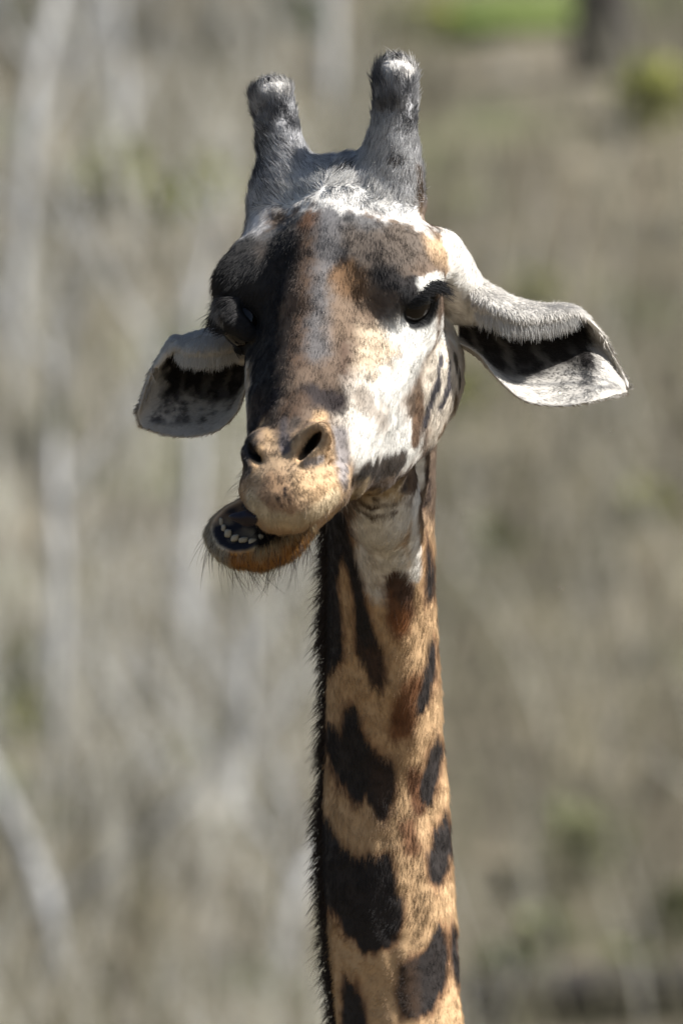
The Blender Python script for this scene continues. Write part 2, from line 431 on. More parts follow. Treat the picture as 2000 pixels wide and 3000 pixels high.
# ------------------------------------------------------------------ coat colours, brushed onto the surface
sx, sy_ = proj(V)
CELL = 8.0
zb = np.full((260, 420), -1e9)
fr = N[:, 1] > -0.05
ci = np.clip((sx / CELL).astype(int), 0, 259); cj = np.clip((sy_ / CELL).astype(int), 0, 419)
np.maximum.at(zb, (ci[fr], cj[fr]), V[fr, 1])
def depth(px, py):
    i, j = int(px / CELL), int(py / CELL)
    for k in (1, 2, 4, 8):
        q = zb[max(i - k, 0):i + k + 1, max(j - k, 0):j + k + 1]
        if q.max() > -1e8: return q.max()
    return 0.0
def surf(px, py): return pt(px, py, depth(px, py))
COL = np.empty((len(V), 3), np.float32)
COL[:] = (.26, .18, .125)
NZ = 0.6 * vnoise(V, 26, 1) + 0.4 * vnoise(V, 9, 2)
NZB = vnoise(V, 60, 3)
def lay(mask, col, var=.0):
    global COL
    c = np.array(col, np.float32)
    if var: c = c * (1 + var * NZ[:, None])
    COL += (c - COL) * np.clip(mask, 0, 1)[:, None]
def brush(pts, r, col, soft=.5, op=1.0, mirror=False, rough=.35, var=.12, only=None):
    P = np.array(pts, float); S = []
    for p, q in (zip(P, P[1:]) if len(P) > 1 else [(P[0], P[0])]):
        n = max(2, int(np.hypot(*(q - p)[:2]) / (r * .4)) + 1)
        for u in np.linspace(0, 1, n): S.append(surf(*(p + (q - p) * u)[:2]))
    S = np.array(S, np.float32)
    sets = [S]
    if mirror: sets.append(((S @ RH) * [-1, 1, 1]) @ RH.T)
    for S in sets:
        R = r * 1.6
        m = np.all((V > S.min(0) - R) & (V < S.max(0) + R), 1); ix = np.nonzero(m)[0]
        if not len(ix): continue
        d2 = np.full(len(ix), 1e9, np.float32)
        for q in S: d2 = np.minimum(d2, ((V[ix] - q) ** 2).sum(1))
        d = np.sqrt(d2) / r + rough * NZ[ix]
        k = np.clip((1 + soft * .5 - d) / soft, 0, 1); k = k * k * (3 - 2 * k) * op
        if only is not None: k = k * only[ix]
        c = np.array(col, np.float32) * (1 + var * NZ[ix, None])
        COL[ix] += (c - COL[ix]) * k[:, None]
WHITE = (.66, .635, .58); CREAM = (.58, .46, .31); TAN = (.43, .265, .14); BROWN = (.19, .105, .058); DKB = (.055, .036, .026)
BLACK = (.013, .012, .013); GREY = (.15, .145, .15); RUST = (.20, .078, .028); ORANGE = (.40, .19, .05); LTAN = (.50, .34, .205)
x_, a_, h_ = LOC.T
# neck is tan before anything else
neckw = np.clip((-V[:, 2] - 560) / 120, 0, 1) * np.clip((-60 - V[:, 1]) / 80, 0, 1)
lay(neckw, (.50, .325, .175), .10)
# head, both sides
lay(np.clip((np.abs(x_) - 190 - 20 * NZ) / 40, 0, 1) * np.clip((-h_ - 110) / 60, 0, 1) * (1 - neckw) * np.clip((150 - a_) / 60, 0, 1), (.62, .54, .44), .1)
brush([(930, 640), (1010, 660), (1090, 690)], 90, (.20, .19, .185), mirror=True)  # forehead fur, greyed to carry the sheen of lit hair in its colour
brush([(1190, 690), (1130, 740)], 85, (.20, .155, .12), mirror=True, soft=.9)
brush([(1290, 720), (1335, 745)], 62, LTAN, mirror=False, soft=.8)
brush([(1000, 700), (1080, 760), (1110, 800)], 70, (.19, .15, .12), soft=1., mirror=True)
brush([(900, 640), (888, 760), (880, 900), (868, 1040)], 46, (.21, .135, .09), soft=.8)
brush([(905, 620), (895, 640)], 34, (.26, .135, .075), soft=.8)
brush([(965, 620), (960, 760), (950, 900), (930, 1020)], 44, (.235, .225, .225), soft=1.3, rough=.5, op=.85)
brush([(960, 860)], 30, (.21, .20, .20), soft=.9)
brush([(1030, 850), (1030, 960), (1060, 1010)], 68, (.30, .205, .135), soft=1., mirror=True)
brush([(1010, 800), (1030, 830)], 45, (.30, .17, .085), soft=.8, mirror=True)
brush([(1030, 1020), (1035, 1120)], 36, (.20, .125, .085), soft=.9, mirror=True)
brush([(1120, 1000), (1110, 1080)], 75, (.55, .43, .30), soft=.9, mirror=True)
brush([(1080, 1160), (1050, 1260)], 75, (.56, .50, .42), soft=1., mirror=True)
brush([(1195, 950), (1240, 1010), (1215, 1080), (1160, 1150)], 74, WHITE, soft=.9, mirror=True, var=.05)
brush([(1130, 1200), (1080, 1310), (1150, 1310), (1210, 1320), (1170, 1250)], 72, WHITE, soft=.9, mirror=True, var=.05)
brush([(1260, 960), (1275, 1000)], 40, WHITE, soft=.7, mirror=True)
brush([(1075, 1170), (1130, 1230)], 42, (.33, .26, .20), soft=1.2, op=.7, rough=.7, mirror=True)
brush([(1290, 1080), (1300, 1200), (1320, 1270)], 70, (.62, .54, .44), soft=.7, mirror=True)
brush([(1238, 1170), (1228, 1230), (1228, 1290)], 27, (.235, .145, .09), soft=.5, mirror=True)
brush([(1300, 1040), (1290, 1110), (1270, 1170), (1250, 1240)], 15, (.11, .10, .11), soft=.6, mirror=True)
brush([(1325, 1060), (1322, 1130), (1300, 1190)], 16, (.10, .09, .10), soft=.6, mirror=True)
brush([(1340, 1030), (1352, 1090), (1358, 1130)], 15, (.12, .09, .06), soft=.6)
brush([(1345, 1150), (1348, 1210)], 16, (.30, .19, .09), soft=.8)
brush([(1300, 1275), (1315, 1250)], 20, (.28, .18, .10), soft=.8)
brush([(1085, 1385), (1130, 1375), (1180, 1360)], 42, (.075, .056, .042), soft=.5, mirror=True)
brush([(900, 1150), (950, 1160), (990, 1175)], 34, (.055, .04, .038), soft=.9, mirror=True, rough=.5)
brush([(870, 1170), (850, 1200)], 40, (.16, .10, .065), soft=.9)
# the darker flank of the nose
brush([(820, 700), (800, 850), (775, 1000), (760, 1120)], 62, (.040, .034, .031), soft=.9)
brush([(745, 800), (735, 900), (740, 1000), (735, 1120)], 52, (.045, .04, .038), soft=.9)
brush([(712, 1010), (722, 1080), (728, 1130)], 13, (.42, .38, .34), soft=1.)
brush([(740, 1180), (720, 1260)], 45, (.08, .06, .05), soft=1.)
# round the eyes
brush([(1120, 800), (1170, 830), (1210, 835)], 38, (.05, .043, .04), soft=.9, mirror=True)
brush([(1190, 870), (1200, 900)], 34, (.03, .028, .028), soft=.8, mirror=True)
brush([(1140, 895)], 40, (.12, .09, .07), soft=1., mirror=True, op=.7)
brush([(1240, 830), (1290, 812), (1330, 818)], 22, WHITE, soft=.6, mirror=True)
brush([(1345, 860), (1345, 920), (1340, 985)], 30, WHITE, soft=.7, mirror=True)
brush([(1312, 850), (1316, 910), (1308, 960), (1300, 1010)], 24, WHITE, soft=.8)
def seg_d(a, b):
    e = b - a; u = np.clip((V - a) @ e / (e @ e), 0, 1); return np.linalg.norm(V - a - u[:, None] * e, axis=1)
lay(np.clip((105 + 12 * NZ - seg_d(L(330, -235, -15), pt(1400, 885, -190))) / 20, 0, 1), (.72, .68, .61))
lay(np.clip((105 + 12 * NZ - seg_d(L(-340, -235, -15), pt(700, 1000, -350))) / 20, 0, 1), (.66, .62, .56))
for s in (-1, 1):
    d = np.linalg.norm(LOC - EYES[s], axis=1)
    lay(np.clip((EYE_R + 17 - d + 5 * NZ) / 8, 0, 1), (.010, .010, .011))
    lay(np.clip((EYE_R + 34 - d + 10 * NZ) / 16, 0, 1) * (LOC[:, 2] < EYES[s][2] - 26), (.02, .019, .019))
lay(np.clip((EYE_R + 62 - np.linalg.norm(LOC - EYES[-1], axis=1)) / 14, 0, 1), (.035, .032, .032))
lay(np.clip((EYE_R + 44 - np.linalg.norm(LOC - EYES[-1] - [-14, 0, 30], axis=1)) / 10, 0, 1) * (LOC[:, 2] > EYES[-1][2] + 38) * (LOC[:, 2] < EYES[-1][2] + 90) * (LOC[:, 0] < -285), (.30, .285, .27))
lay(np.clip((EYE_R + 17 - np.linalg.norm(LOC - EYES[-1], axis=1) + 5 * NZ) / 8, 0, 1), (.010, .010, .011))
# crown
crown = np.clip((h_ - 130 + .25 * (-a_ - 200)) / 90, 0, 1) * np.clip((-a_ - 190 - 40 * NZB) / 60, 0, 1)
lay(crown, (.46, .455, .455), .4)
brush([(820, 520), (870, 560), (940, 545), (1010, 560), (1090, 575), (1170, 600), (1215, 625)], 66, (.70, .67, .62), soft=.9, rough=.7, var=.3)
brush([(780, 560), (750, 620), (715, 680)], 52, (.52, .50, .49), soft=.8, rough=.7, var=.3)
brush([(830, 430), (820, 480)], 72, (.48, .47, .47), soft=.9, rough=.7, var=.4)
brush([(1120, 430), (1160, 480), (1190, 540)], 76, (.56, .55, .54), soft=.9, rough=.7, var=.4)
brush([(760, 430), (750, 520)], 45, (.13, .125, .13), soft=.9, rough=.7)
brush([(985, 500), (1000, 495)], 20, (.04, .04, .045), soft=.8)
brush([(1150, 490)], 24, (.16, .14, .13), soft=1.)
brush([(1235, 520), (1245, 570), (1240, 610)], 22, (.25, .17, .11), soft=.9)
brush([(1020, 635)], 16, (.04, .04, .04), soft=.9)
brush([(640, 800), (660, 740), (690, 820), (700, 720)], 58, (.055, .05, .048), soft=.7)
# muzzle
mz = np.clip((a_ - 560 - 30 * NZ) / 90, 0, 1) * np.clip((h_ + 420) / 60, 0, 1)
lay(mz, (.48, .33, .20), .12)
brush([(1000, 1270), (1010, 1340), (1012, 1400)], 28, (.30, .265, .25), soft=1., mirror=True)
for m in (False,):
    brush([(940, 1215), (900, 1240), (868, 1300), (878, 1340)], 24, (.53, .35, .195), soft=.8, mirror=True)
    brush([(960, 1230), (978, 1290), (965, 1335)], 17, (.42, .27, .15), soft=.8, mirror=True)
    brush([(900, 1355), (945, 1345)], 14, (.33, .29, .27), soft=.9, mirror=True)
brush([(826, 1225), (830, 1270), (832, 1310)], 19, (.15, .125, .12), soft=.9)
brush([(868, 1225), (850, 1255)], 16, (.13, .10, .08), soft=1.)
brush([(728, 1240), (712, 1320), (705, 1370)], 34, (.05, .042, .04), soft=1.)  # shade on the muzzle's dark side and nostril, painted into the coat
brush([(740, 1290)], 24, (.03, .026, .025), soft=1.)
brush([(775, 1230), (790, 1280)], 16, (.45, .30, .17), soft=1.)
brush([(900, 1420), (960, 1430)], 55, (.58, .39, .22), soft=1.)
brush([(800, 1420), (830, 1480)], 50, (.45, .28, .16), soft=1.)
brush([(990, 1455), (930, 1505), (860, 1535), (780, 1520), (720, 1460)], 26, (.60, .47, .30), soft=.9)
for i in range(16):
    brush([(random.uniform(800, 858), random.uniform(1385, 1500))], random.uniform(4.5, 7.5), (.03, .02, .018), soft=.8, var=0, rough=.1)
nsd = np.minimum(np.linalg.norm((LOC - nl) @ El / [22, 70, 60], axis=1), np.linalg.norm((LOC * [-1, 1, 1] - nl - [-16, 8, 6]) @ El / [17, 66, 48], axis=1))
lay(np.clip((.93 - nsd) / .12, 0, 1), (.012, .010, .010))
# chin and mouth
cw = np.clip((a_ - 520 - 30 * NZ) / 80, 0, 1) * (np.linalg.norm((LOC - [-158, 700, -224]) / [165, 170, 125], axis=1) < 1.12) * np.clip((-150 - h_) / 20, 0, 1)
lay(cw, (.42, .33, .20), .15)
brush([(622, 1560), (640, 1610), (690, 1635), (615, 1500)], 30, (.52, .46, .36), soft=1., only=cw)
brush([(900, 1580), (830, 1630), (770, 1655), (700, 1650)], 42, ORANGE, soft=1., only=cw)
inm = np.linalg.norm((LOC - [-180, 800, -118]) @ (RH.T @ RJ) / [114, 124, 78], axis=1)
lay(np.clip((1.07 - inm) / .07, 0, 1), (.016, .016, .024))
inm2 = np.linalg.norm((LOC - [-60, 800, -176]) / [120, 100, 18], axis=1)
lay(np.clip((1.25 - inm2) / .15, 0, 1), (.02, .016, .016))
# throat
brush([(1060, 1450), (1100, 1465), (1160, 1450)], 50, (.44, .32, .18), soft=.9)
brush([(1140, 1540), (1110, 1600), (1120, 1680)], 100, (.66, .62, .55), soft=.7)
brush([(1238, 1350), (1232, 1450), (1230, 1560), (1222, 1690)], 30, (.76, .72, .65), soft=.8)
brush([(1060, 1620), (1080, 1700)], 45, (.60, .54, .46), soft=.8)
brush([(1025, 1462), (1085, 1492), (1160, 1480)], 11, (.12, .075, .045), soft=1.)
brush([(1030, 1490), (1090, 1520), (1165, 1505)], 10, (.13, .08, .045), soft=1.)
brush([(1050, 1445), (1110, 1470)], 9, (.15, .10, .06), soft=1.)
brush([(1020, 1420)], 16, (.05, .04, .04), soft=1.)
brush([(1205, 1400), (1190, 1440)], 16, (.16, .13, .12), soft=1.)
# neck patches
K = dict(soft=.45, rough=.4)
BK = (.026, .021, .019)
brush([(1262, 1380), (1268, 1450), (1250, 1480)], 16, (.12, .08, .06), **K)
def patch(poly, col, soft=13, op=1.0):
    pl = np.array(poly, float)
    m = (sx > pl[:, 0].min() - 40) & (sx < pl[:, 0].max() + 40) & (sy_ > pl[:, 1].min() - 40) & (sy_ < pl[:, 1].max() + 40) & (neckw > .05) & (N[:, 1] > -.3)
    ix = np.nonzero(m)[0]; X = sx[ix] + WX[ix]; Y = sy_[ix] + WY[ix]
    d2 = np.full(len(ix), 1e9); ins = np.zeros(len(ix), bool)
    for (x0, y0), (x1, y1) in zip(pl, np.roll(pl, -1, 0)):
        e = np.array([x1 - x0, y1 - y0]); t = np.clip(((X - x0) * e[0] + (Y - y0) * e[1]) / (e @ e + 1e-9), 0, 1)
        d2 = np.minimum(d2, (X - x0 - t * e[0]) ** 2 + (Y - y0 - t * e[1]) ** 2)
        c = ((y0 > Y) != (y1 > Y)) & (X < (x1 - x0) * (Y - y0) / ((y1 - y0) or 1e-9) + x0); ins ^= c
    d = np.sqrt(d2) * np.where(ins, -1, 1)
    k = np.clip(.5 - d / soft, 0, 1) * op
    c = np.array(col) * (1 + .15 * NZ[ix, None]); COL[ix] += (c - COL[ix]) * k[:, None]
VV_ = V * [1, 1, .35]
WX = 5 * vnoise(VV_, 12, 81) + 4 * vnoise(V, 40, 82); WY = 14 * vnoise(VV_, 10, 83) + 8 * vnoise(V, 40, 84)
RIM = (.17, .075, .034)
brush([(1160, 1720), (1178, 1800)], 46, (.13, .06, .03), soft=.9)
brush([(1165, 1705), (1185, 1730)], 40, (.065, .036, .024), soft=.7)
brush([(1175, 1830)], 38, RUST, soft=1.)
brush([(1220, 2010), (1190, 2060), (1175, 2140)], 42, (.19, .085, .038), soft=1.)
brush([(1170, 2100)], 30, (.14, .058, .024), soft=1.)
brush([(1215, 2270), (1228, 2360)], 28, (.17, .08, .04), soft=1.)
brush([(1195, 2420), (1210, 2480)], 32, (.20, .10, .05), soft=1.1)
PATCHES = [
 [(955, 1480), (1010, 1500), (1030, 1600), (1000, 1640), (985, 1700), (998, 1800), (1005, 1880), (1000, 1930), (975, 1960), (925, 1960), (925, 1480)],
 [(1000, 1560), (1030, 1590), (1055, 1680), (1075, 1780), (1090, 1830), (1118, 1900), (1128, 1960), (1110, 2010), (1085, 2000), (1062, 1940), (1042, 1880), (1036, 1780), (1025, 1700), (1005, 1640)],
 [(1012, 2055), (1042, 2055), (1058, 2130), (1078, 2180), (1110, 2215), (1145, 2225), (1155, 2270), (1150, 2340), (1125, 2400), (1100, 2385), (1070, 2340), (1035, 2360), (1010, 2310), (985, 2290), (968, 2230), (955, 2180), (955, 2110), (985, 2120), (1000, 2150)],
 [(930, 2360), (955, 2390), (1001, 2468), (1050, 2512), (1100, 2505), (1148, 2500), (1157, 2600), (1184, 2646), (1180, 2690), (1148, 2776), (1068, 2790), (1014, 2735), (978, 2668), (952, 2646), (915, 2640), (915, 2400)],
 [(1008, 2862), (1040, 2885), (1062, 2925), (1085, 3080), (1000, 3080)],
 [(1278, 2700), (1304, 2718), (1312, 2800), (1302, 2890), (1265, 2955), (1230, 2985), (1180, 2980), (1166, 2900), (1175, 2830), (1215, 2800), (1250, 2780), (1265, 2740)],
 [(1327, 2700), (1342, 2730), (1348, 2850), (1331, 2890), (1316, 2803), (1316, 2736)],
 [(1304, 2366), (1325, 2420), (1330, 2480), (1306, 2570), (1282, 2600), (1262, 2570), (1249, 2503), (1271, 2432)],
 [(1284, 2148), (1300, 2180), (1284, 2296), (1255, 2358), (1231, 2340), (1229, 2296), (1250, 2216)],
 [(1260, 1858), (1280, 1872), (1277, 1979), (1247, 2076), (1222, 2090), (1219, 2055), (1238, 1979), (1250, 1912)],
 [(1250, 1560), (1263, 1600), (1272, 1680), (1270, 1740), (1252, 1774), (1242, 1730), (1247, 1650)],
 [(1252, 1370), (1270, 1380), (1266, 1470), (1250, 1480)],
]
for q in PATCHES:
    c = np.mean(q, 0); patch([tuple(c + (np.array(v) - c) * 1.0 + np.sign(np.array(v) - c) * [7, 12]) for v in q], RIM, 26, .85)
for q in PATCHES: patch(q, BK, 14)
patch([(1050, 1880), (1120, 1900), (1130, 1965), (1110, 2010), (1085, 2000)], (.06, .034, .022), 40, .9)
patch([(1080, 2230), (1145, 2225), (1155, 2270), (1150, 2340), (1125, 2400), (1100, 2385)], (.045, .028, .02), 50, .9)
patch([(1175, 2830), (1215, 2800), (1235, 2980), (1180, 2980), (1166, 2900)], (.07, .042, .026), 40, .9)
# far side of the neck: patches divided by pale lines
ax = np.stack([np.interp(V[:, 2], NC[::-1, 2], NC[::-1, k]) for k in (0, 1)], 1)
phi = np.arctan2(V[:, 0] - ax[:, 0], V[:, 1] - ax[:, 1])
rg = np.random.default_rng(5); cells = np.stack([rg.uniform(-3.6, 3.6, 160) * 180, rg.uniform(-2500, -400, 160)], 1)
uv = np.stack([phi * 180 + 14 * NZB, V[:, 2] * .8 + 14 * NZB], 1); cells[:, 1] *= .8
d = np.full((2, len(V)), 1e9)
for c in cells:
    q = np.hypot(uv[:, 0] - c[0], uv[:, 1] - c[1]); new = q < d[0]
    d[1] = np.where(new, d[0], np.minimum(d[1], q)); d[0] = np.minimum(d[0], q)
back = np.clip((np.abs(phi) - 1.62) / .12, 0, 1) * neckw
lay(back * np.clip((d[1] - d[0] - 26) / 18, 0, 1), (.05, .032, .022))
lum = COL @ np.array([.3, .55, .15], np.float32); kk = np.clip((lum - .16) / .34, 0, 1); kk = kk * kk * (3 - 2 * kk)
headw = np.clip((640 - a_) / 80, 0, 1) * (1 - neckw)
COL *= (1 - headw * (1 - (.54 + .46 * kk)))[:, None]          # the face's browns are deep, its whites clean
COL = np.clip(COL, .006, .85)

# ------------------------------------------------------------------ assembling the giraffe
def unit(v): return v / (np.linalg.norm(v, axis=-1, keepdims=True) + 1e-9)
def hair(name, P, Nn, D, ln, col, r0, parent, lift=.5, droop=.35, jit=.25, seg=4, mat_=None, nmix=.75):
    # P roots, Nn skin normals, D lie of the coat; lengths and radii in model units
    n = len(P); rg = np.random.default_rng(n + len(name))
    ln = np.broadcast_to(np.asarray(ln, float), (n,)) * rg.uniform(.65, 1.2, n)
    Dt = unit(D - Nn * (D * Nn).sum(1, keepdims=True))
    cl = np.stack([vnoise(P, 22, 31), vnoise(P, 22, 32), vnoise(P, 22, 33)], 1)        # clumps
    d0 = unit(Dt + Nn * np.broadcast_to(np.asarray(lift, float), (n,))[:, None] + cl * jit * 1.2 + rg.normal(0, jit, (n, 3)))
    d1 = unit(d0 - Nn * droop + Dt * .4 + np.array([0, 0, -.12]))
    pts = [P - Nn * 1.5]
    for k in range(1, seg):
        u = k / (seg - 1); dd = unit(d0 * (1 - u) + d1 * u)
        pts.append(pts[-1] + dd * (ln / (seg - 1))[:, None])
    W = to_world(np.stack(pts, 1)).reshape(-1, 3)
    cu = bpy.data.hair_curves.new(name); cu.add_curves([seg] * n)
    cu.attributes['position'].data.foreach_set('vector', W.astype(np.float32).ravel())
    rr = (np.broadcast_to(np.asarray(r0, float), (n,))[:, None] * np.linspace(1, .12, seg)[None] ** .8) / PX
    ra = cu.attributes.get('radius') or cu.attributes.new('radius', 'FLOAT', 'POINT')
    ra.data.foreach_set('value', rr.astype(np.float32).ravel())
    c = cu.attributes.new('col', 'FLOAT_COLOR', 'CURVE')
    cc = np.clip(col * rg.uniform(.84, 1.16, (n, 1)), .004, .9)
    c.data.foreach_set('color', np.concatenate([cc, np.ones((n, 1))], 1).astype(np.float32).ravel())
    nn = unit(Nn * nmix + unit(Nn - d0 * (d0 * Nn).sum(1, keepdims=True)) * (1 - nmix) + rg.normal(0, .07, (n, 3)))
    nw = np.stack([nn[:, 0], -nn[:, 1], nn[:, 2]], 1)
    a = cu.attributes.new('nrm', 'FLOAT_VECTOR', 'CURVE'); a.data.foreach_set('vector', nw.astype(np.float32).ravel())
    cu.materials.append(mat_ or M_FUR)
    o = bpy.data.objects.new(name, cu); C.objects.link(o); setpar(o, parent)
    return o
def scatter(Vv, Fq, wgt, n, rg):      # random points on quads, wgt per vertex (density)
    T = np.concatenate([Fq[:, [0, 1, 2]], Fq[:, [0, 2, 3]]])
    ar = np.linalg.norm(np.cross(Vv[T[:, 1]] - Vv[T[:, 0]], Vv[T[:, 2]] - Vv[T[:, 0]]), axis=1) * wgt[T].mean(1)
    cum = np.cumsum(ar); t = T[np.searchsorted(cum, rg.uniform(0, cum[-1], n)).clip(0, len(T) - 1)]
    u, v = rg.uniform(0, 1, (2, n)); f = u + v > 1; u[f], v[f] = 1 - u[f], 1 - v[f]
    w3 = np.stack([1 - u - v, u, v], 1)
    return t, w3
def gat(A, t, w3): return (A[t] * (w3[:, :, None] if A.ndim > 1 else w3)).sum(1)

GROUND_X, GROUND_Y = -0.35, 1.55
giraffe = bpy.data.objects.new('giraffe', None); C.objects.link(giraffe)
giraffe.location = (GROUND_X, GROUND_Y, 0)
tag(giraffe, 'giraffe with tan and dark brown patched neck, chewing with its jaw pushed sideways', 'giraffe')

# trunk and legs below the picture, one skin with head and neck
B = Field((-2600, -6300, -9500), (1000, -900, -2180), 42.0)
nb = [NC[-4, :3], NC[-1, :3], np.array([120, -1900, -3400]), np.array([-150, -2500, -4350])]
for p, q, ra, rb in zip(nb, nb[1:], (190, 225, 330), (225, 330, 520)): B.cone(p, q, ra, rb, 60)
hip = np.array([-1100, -4700, -5150]); sh = np.array([-250, -2800, -4900])
B.cone(sh, hip, 720, 620, 200); B.cone(sh + [0, 100, 350], hip + [0, 0, 150], 520, 430, 200)
lat = unit(np.array([1.0, -.42, 0]))
for c, fw in ((sh, 1), (hip, 0)):
    for s in (-1, 1):
        top = c + lat * s * 380 + [0, 0, -350]; knee = np.array([top[0], top[1] + (60 if fw else -160), -7350]); foot = np.array([top[0], top[1], -9180])
        B.cone(top, knee, 300, 125, 120); B.cone(knee, foot, 130, 92, 40); B.cone(foot, foot + [0, 60, -90], 120, 130, 30)
BV, BQ = B.surface(); del B
bn = vnoise(BV, 500, 4); rg = np.random.default_rng(8)
cells = BV[rg.integers(0, len(BV), 230)]
d = np.full((2, len(BV)), 1e9)
for c in cells:
    q = np.linalg.norm(BV - c, axis=1); new = q < d[0]
    d[1] = np.where(new, d[0], np.minimum(d[1], q)); d[0] = np.minimum(d[0], q)
bcol = np.where(((d[1] - d[0]) > 70)[:, None], np.array([.06, .035, .022]), np.array([.45, .285, .155])) * (1 + .15 * bn[:, None])
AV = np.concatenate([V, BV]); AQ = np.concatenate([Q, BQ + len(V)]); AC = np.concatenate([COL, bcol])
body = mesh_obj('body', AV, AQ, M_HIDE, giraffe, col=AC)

# coat of head and neck
rg = np.random.default_rng(21)
facing = np.clip(N[:, 1] * 1.2 + .9, .22, 1)
inmouth = np.minimum(inm / 1.06, nsd / .86) < 1
eyed = np.minimum(np.linalg.norm(LOC - EYES[-1], axis=1), np.linalg.norm(LOC - EYES[1], axis=1))
den = facing * np.where(inmouth, 0, 1) * np.clip((eyed - EYE_R - 9) / 20, 0, 1)
crown = np.clip((h_ - 130 + .25 * (-a_ - 200)) / 90, 0, 1) * np.clip((-a_ - 190 - 40 * NZB) / 60, 0, 1)
muz = np.clip((a_ - 560) / 80, 0, 1)
chin = np.clip(cw, 0, 1)
throatw = np.clip((-V[:, 2] - 480) / 120, 0, 1) * np.clip((-60 - V[:, 1]) / 80, 0, 1)
length = 17.0 + 0 * a_
length = length + (36 - length) * crown
length = length + (30 - length) * neckw
length = length + (13 - length) * muz * (1 - chin)
length = length + (34 - length) * chin
jawback = np.clip((x_ - 225) / 40, 0, 1) * np.clip((-h_ - 200) / 80, 0, 1)
length = length + (26 - length) * jawback
lb = np.exp(-(((LOC - [-290, -10, 130]) / [90, 110, 80]) ** 2).sum(1))
length = length + (46 - length) * np.clip(lb * 1.5, 0, 1)
den = den * (1 + .9 * crown + .5 * muz) * (1 - .25 * neckw)
fdir = RH[:, 1]; hdir = RH[:, 2]; xdir = RH[:, 0]
flow = np.tile(fdir, (len(V), 1)) + xdir * (x_ / 420)[:, None]                      # down the face, spreading over the cheeks
cheek = np.clip((-h_ - 30) / 150, 0, 1)[:, None]
flow = flow * (1 - .6 * cheek) + np.array([.15, -.1, -1.0]) * .6 * cheek
flow = flow * (1 - crown[:, None]) + (-fdir * .5 + hdir * .9 + xdir * np.sign(x_)[:, None] * .5) * crown[:, None]
flow = flow * (1 - throatw[:, None]) + np.array([.0, .0, -1.0]) * throatw[:, None]
lbm = np.clip(lb * 1.5, 0, 1)[:, None]
flow = flow * (1 - lbm) + (-xdir * .8 - hdir * .5 + fdir * .3) * lbm
mf = (muz * (1 - chin))[:, None]
flow = flow * (1 - mf) + (fdir * .3 - hdir * .8 + xdir * (x_ / 120)[:, None] * .4) * mf
cm = chin[:, None]
flow = flow * (1 - cm) + (unit(V - L(-150, 640, -190)) * .9 + np.array([0, 0, -.8])) * cm
NH = int(560000 * FUR)
t, w3 = scatter(V, Q, den * np.clip(24 / length, .7, 2.2), NH, rg)
hc = gat(COL, t, w3); ln = gat(length, t, w3)
# salt and pepper on the crown, dark guard hairs in the chin
cr_ = gat(crown, t, w3); q = rg.uniform(0, 1, NH)
hc = np.where(((q < .11) & (cr_ > .3))[:, None], np.array([.05, .05, .055]), hc)
hc = np.where(((q > .86) & (cr_ > .3))[:, None], np.array([.72, .70, .68]), hc)
hc = np.where(((q < .10) & (gat(chin, t, w3) > .3))[:, None], np.array([.04, .025, .015]), hc)
fur = hair('fur', gat(V, t, w3), unit(gat(N, t, w3)), gat(flow, t, w3), ln, hc, .60, body,
           lift=.22 - .08 * gat(neckw, t, w3) + .40 * cr_ + .35 * gat(chin, t, w3) + .3 * gat(lb, t, w3), jit=.20)
tag(fur, kind='stuff')

# mane along the back of the neck
sel = NC[(NC[:, 2] < -150)]
n = 5000; u = rg.uniform(0, len(sel) - 1.001, n); i = u.astype(int); f = (u - i)[:, None]
c4 = sel[i] * (1 - f) + sel[i + 1] * f
ph = rad(-110) + rg.normal(0, .13, n)
od = np.stack([np.sin(ph), np.cos(ph), np.zeros(n)], 1)
KD = __import__('mathutils').kdtree.KDTree(len(V))
for k_, v_ in enumerate(V): KD.insert(v_, k_)
KD.balance()
MP = np.empty((n, 3)); MN = np.empty((n, 3))
for k_ in range(n):
    _, j, _ = KD.find(c4[k_, :3] + od[k_] * (c4[k_, 3] + 10)); MP[k_] = V[j]; MN[k_] = N[j]
MP += rg.normal(0, 3, (n, 3))
hair('mane', MP, unit(MN + od * .4), np.array([[-.6, 0, -1.0]]).repeat(n, 0) + od * .3, rg.uniform(26, 74, n) + 14 * vnoise(MP, 45, 9), np.tile((.034, .022, .016), (n, 1)), 1.0, body,
     lift=1.3, droop=.15, jit=.34)

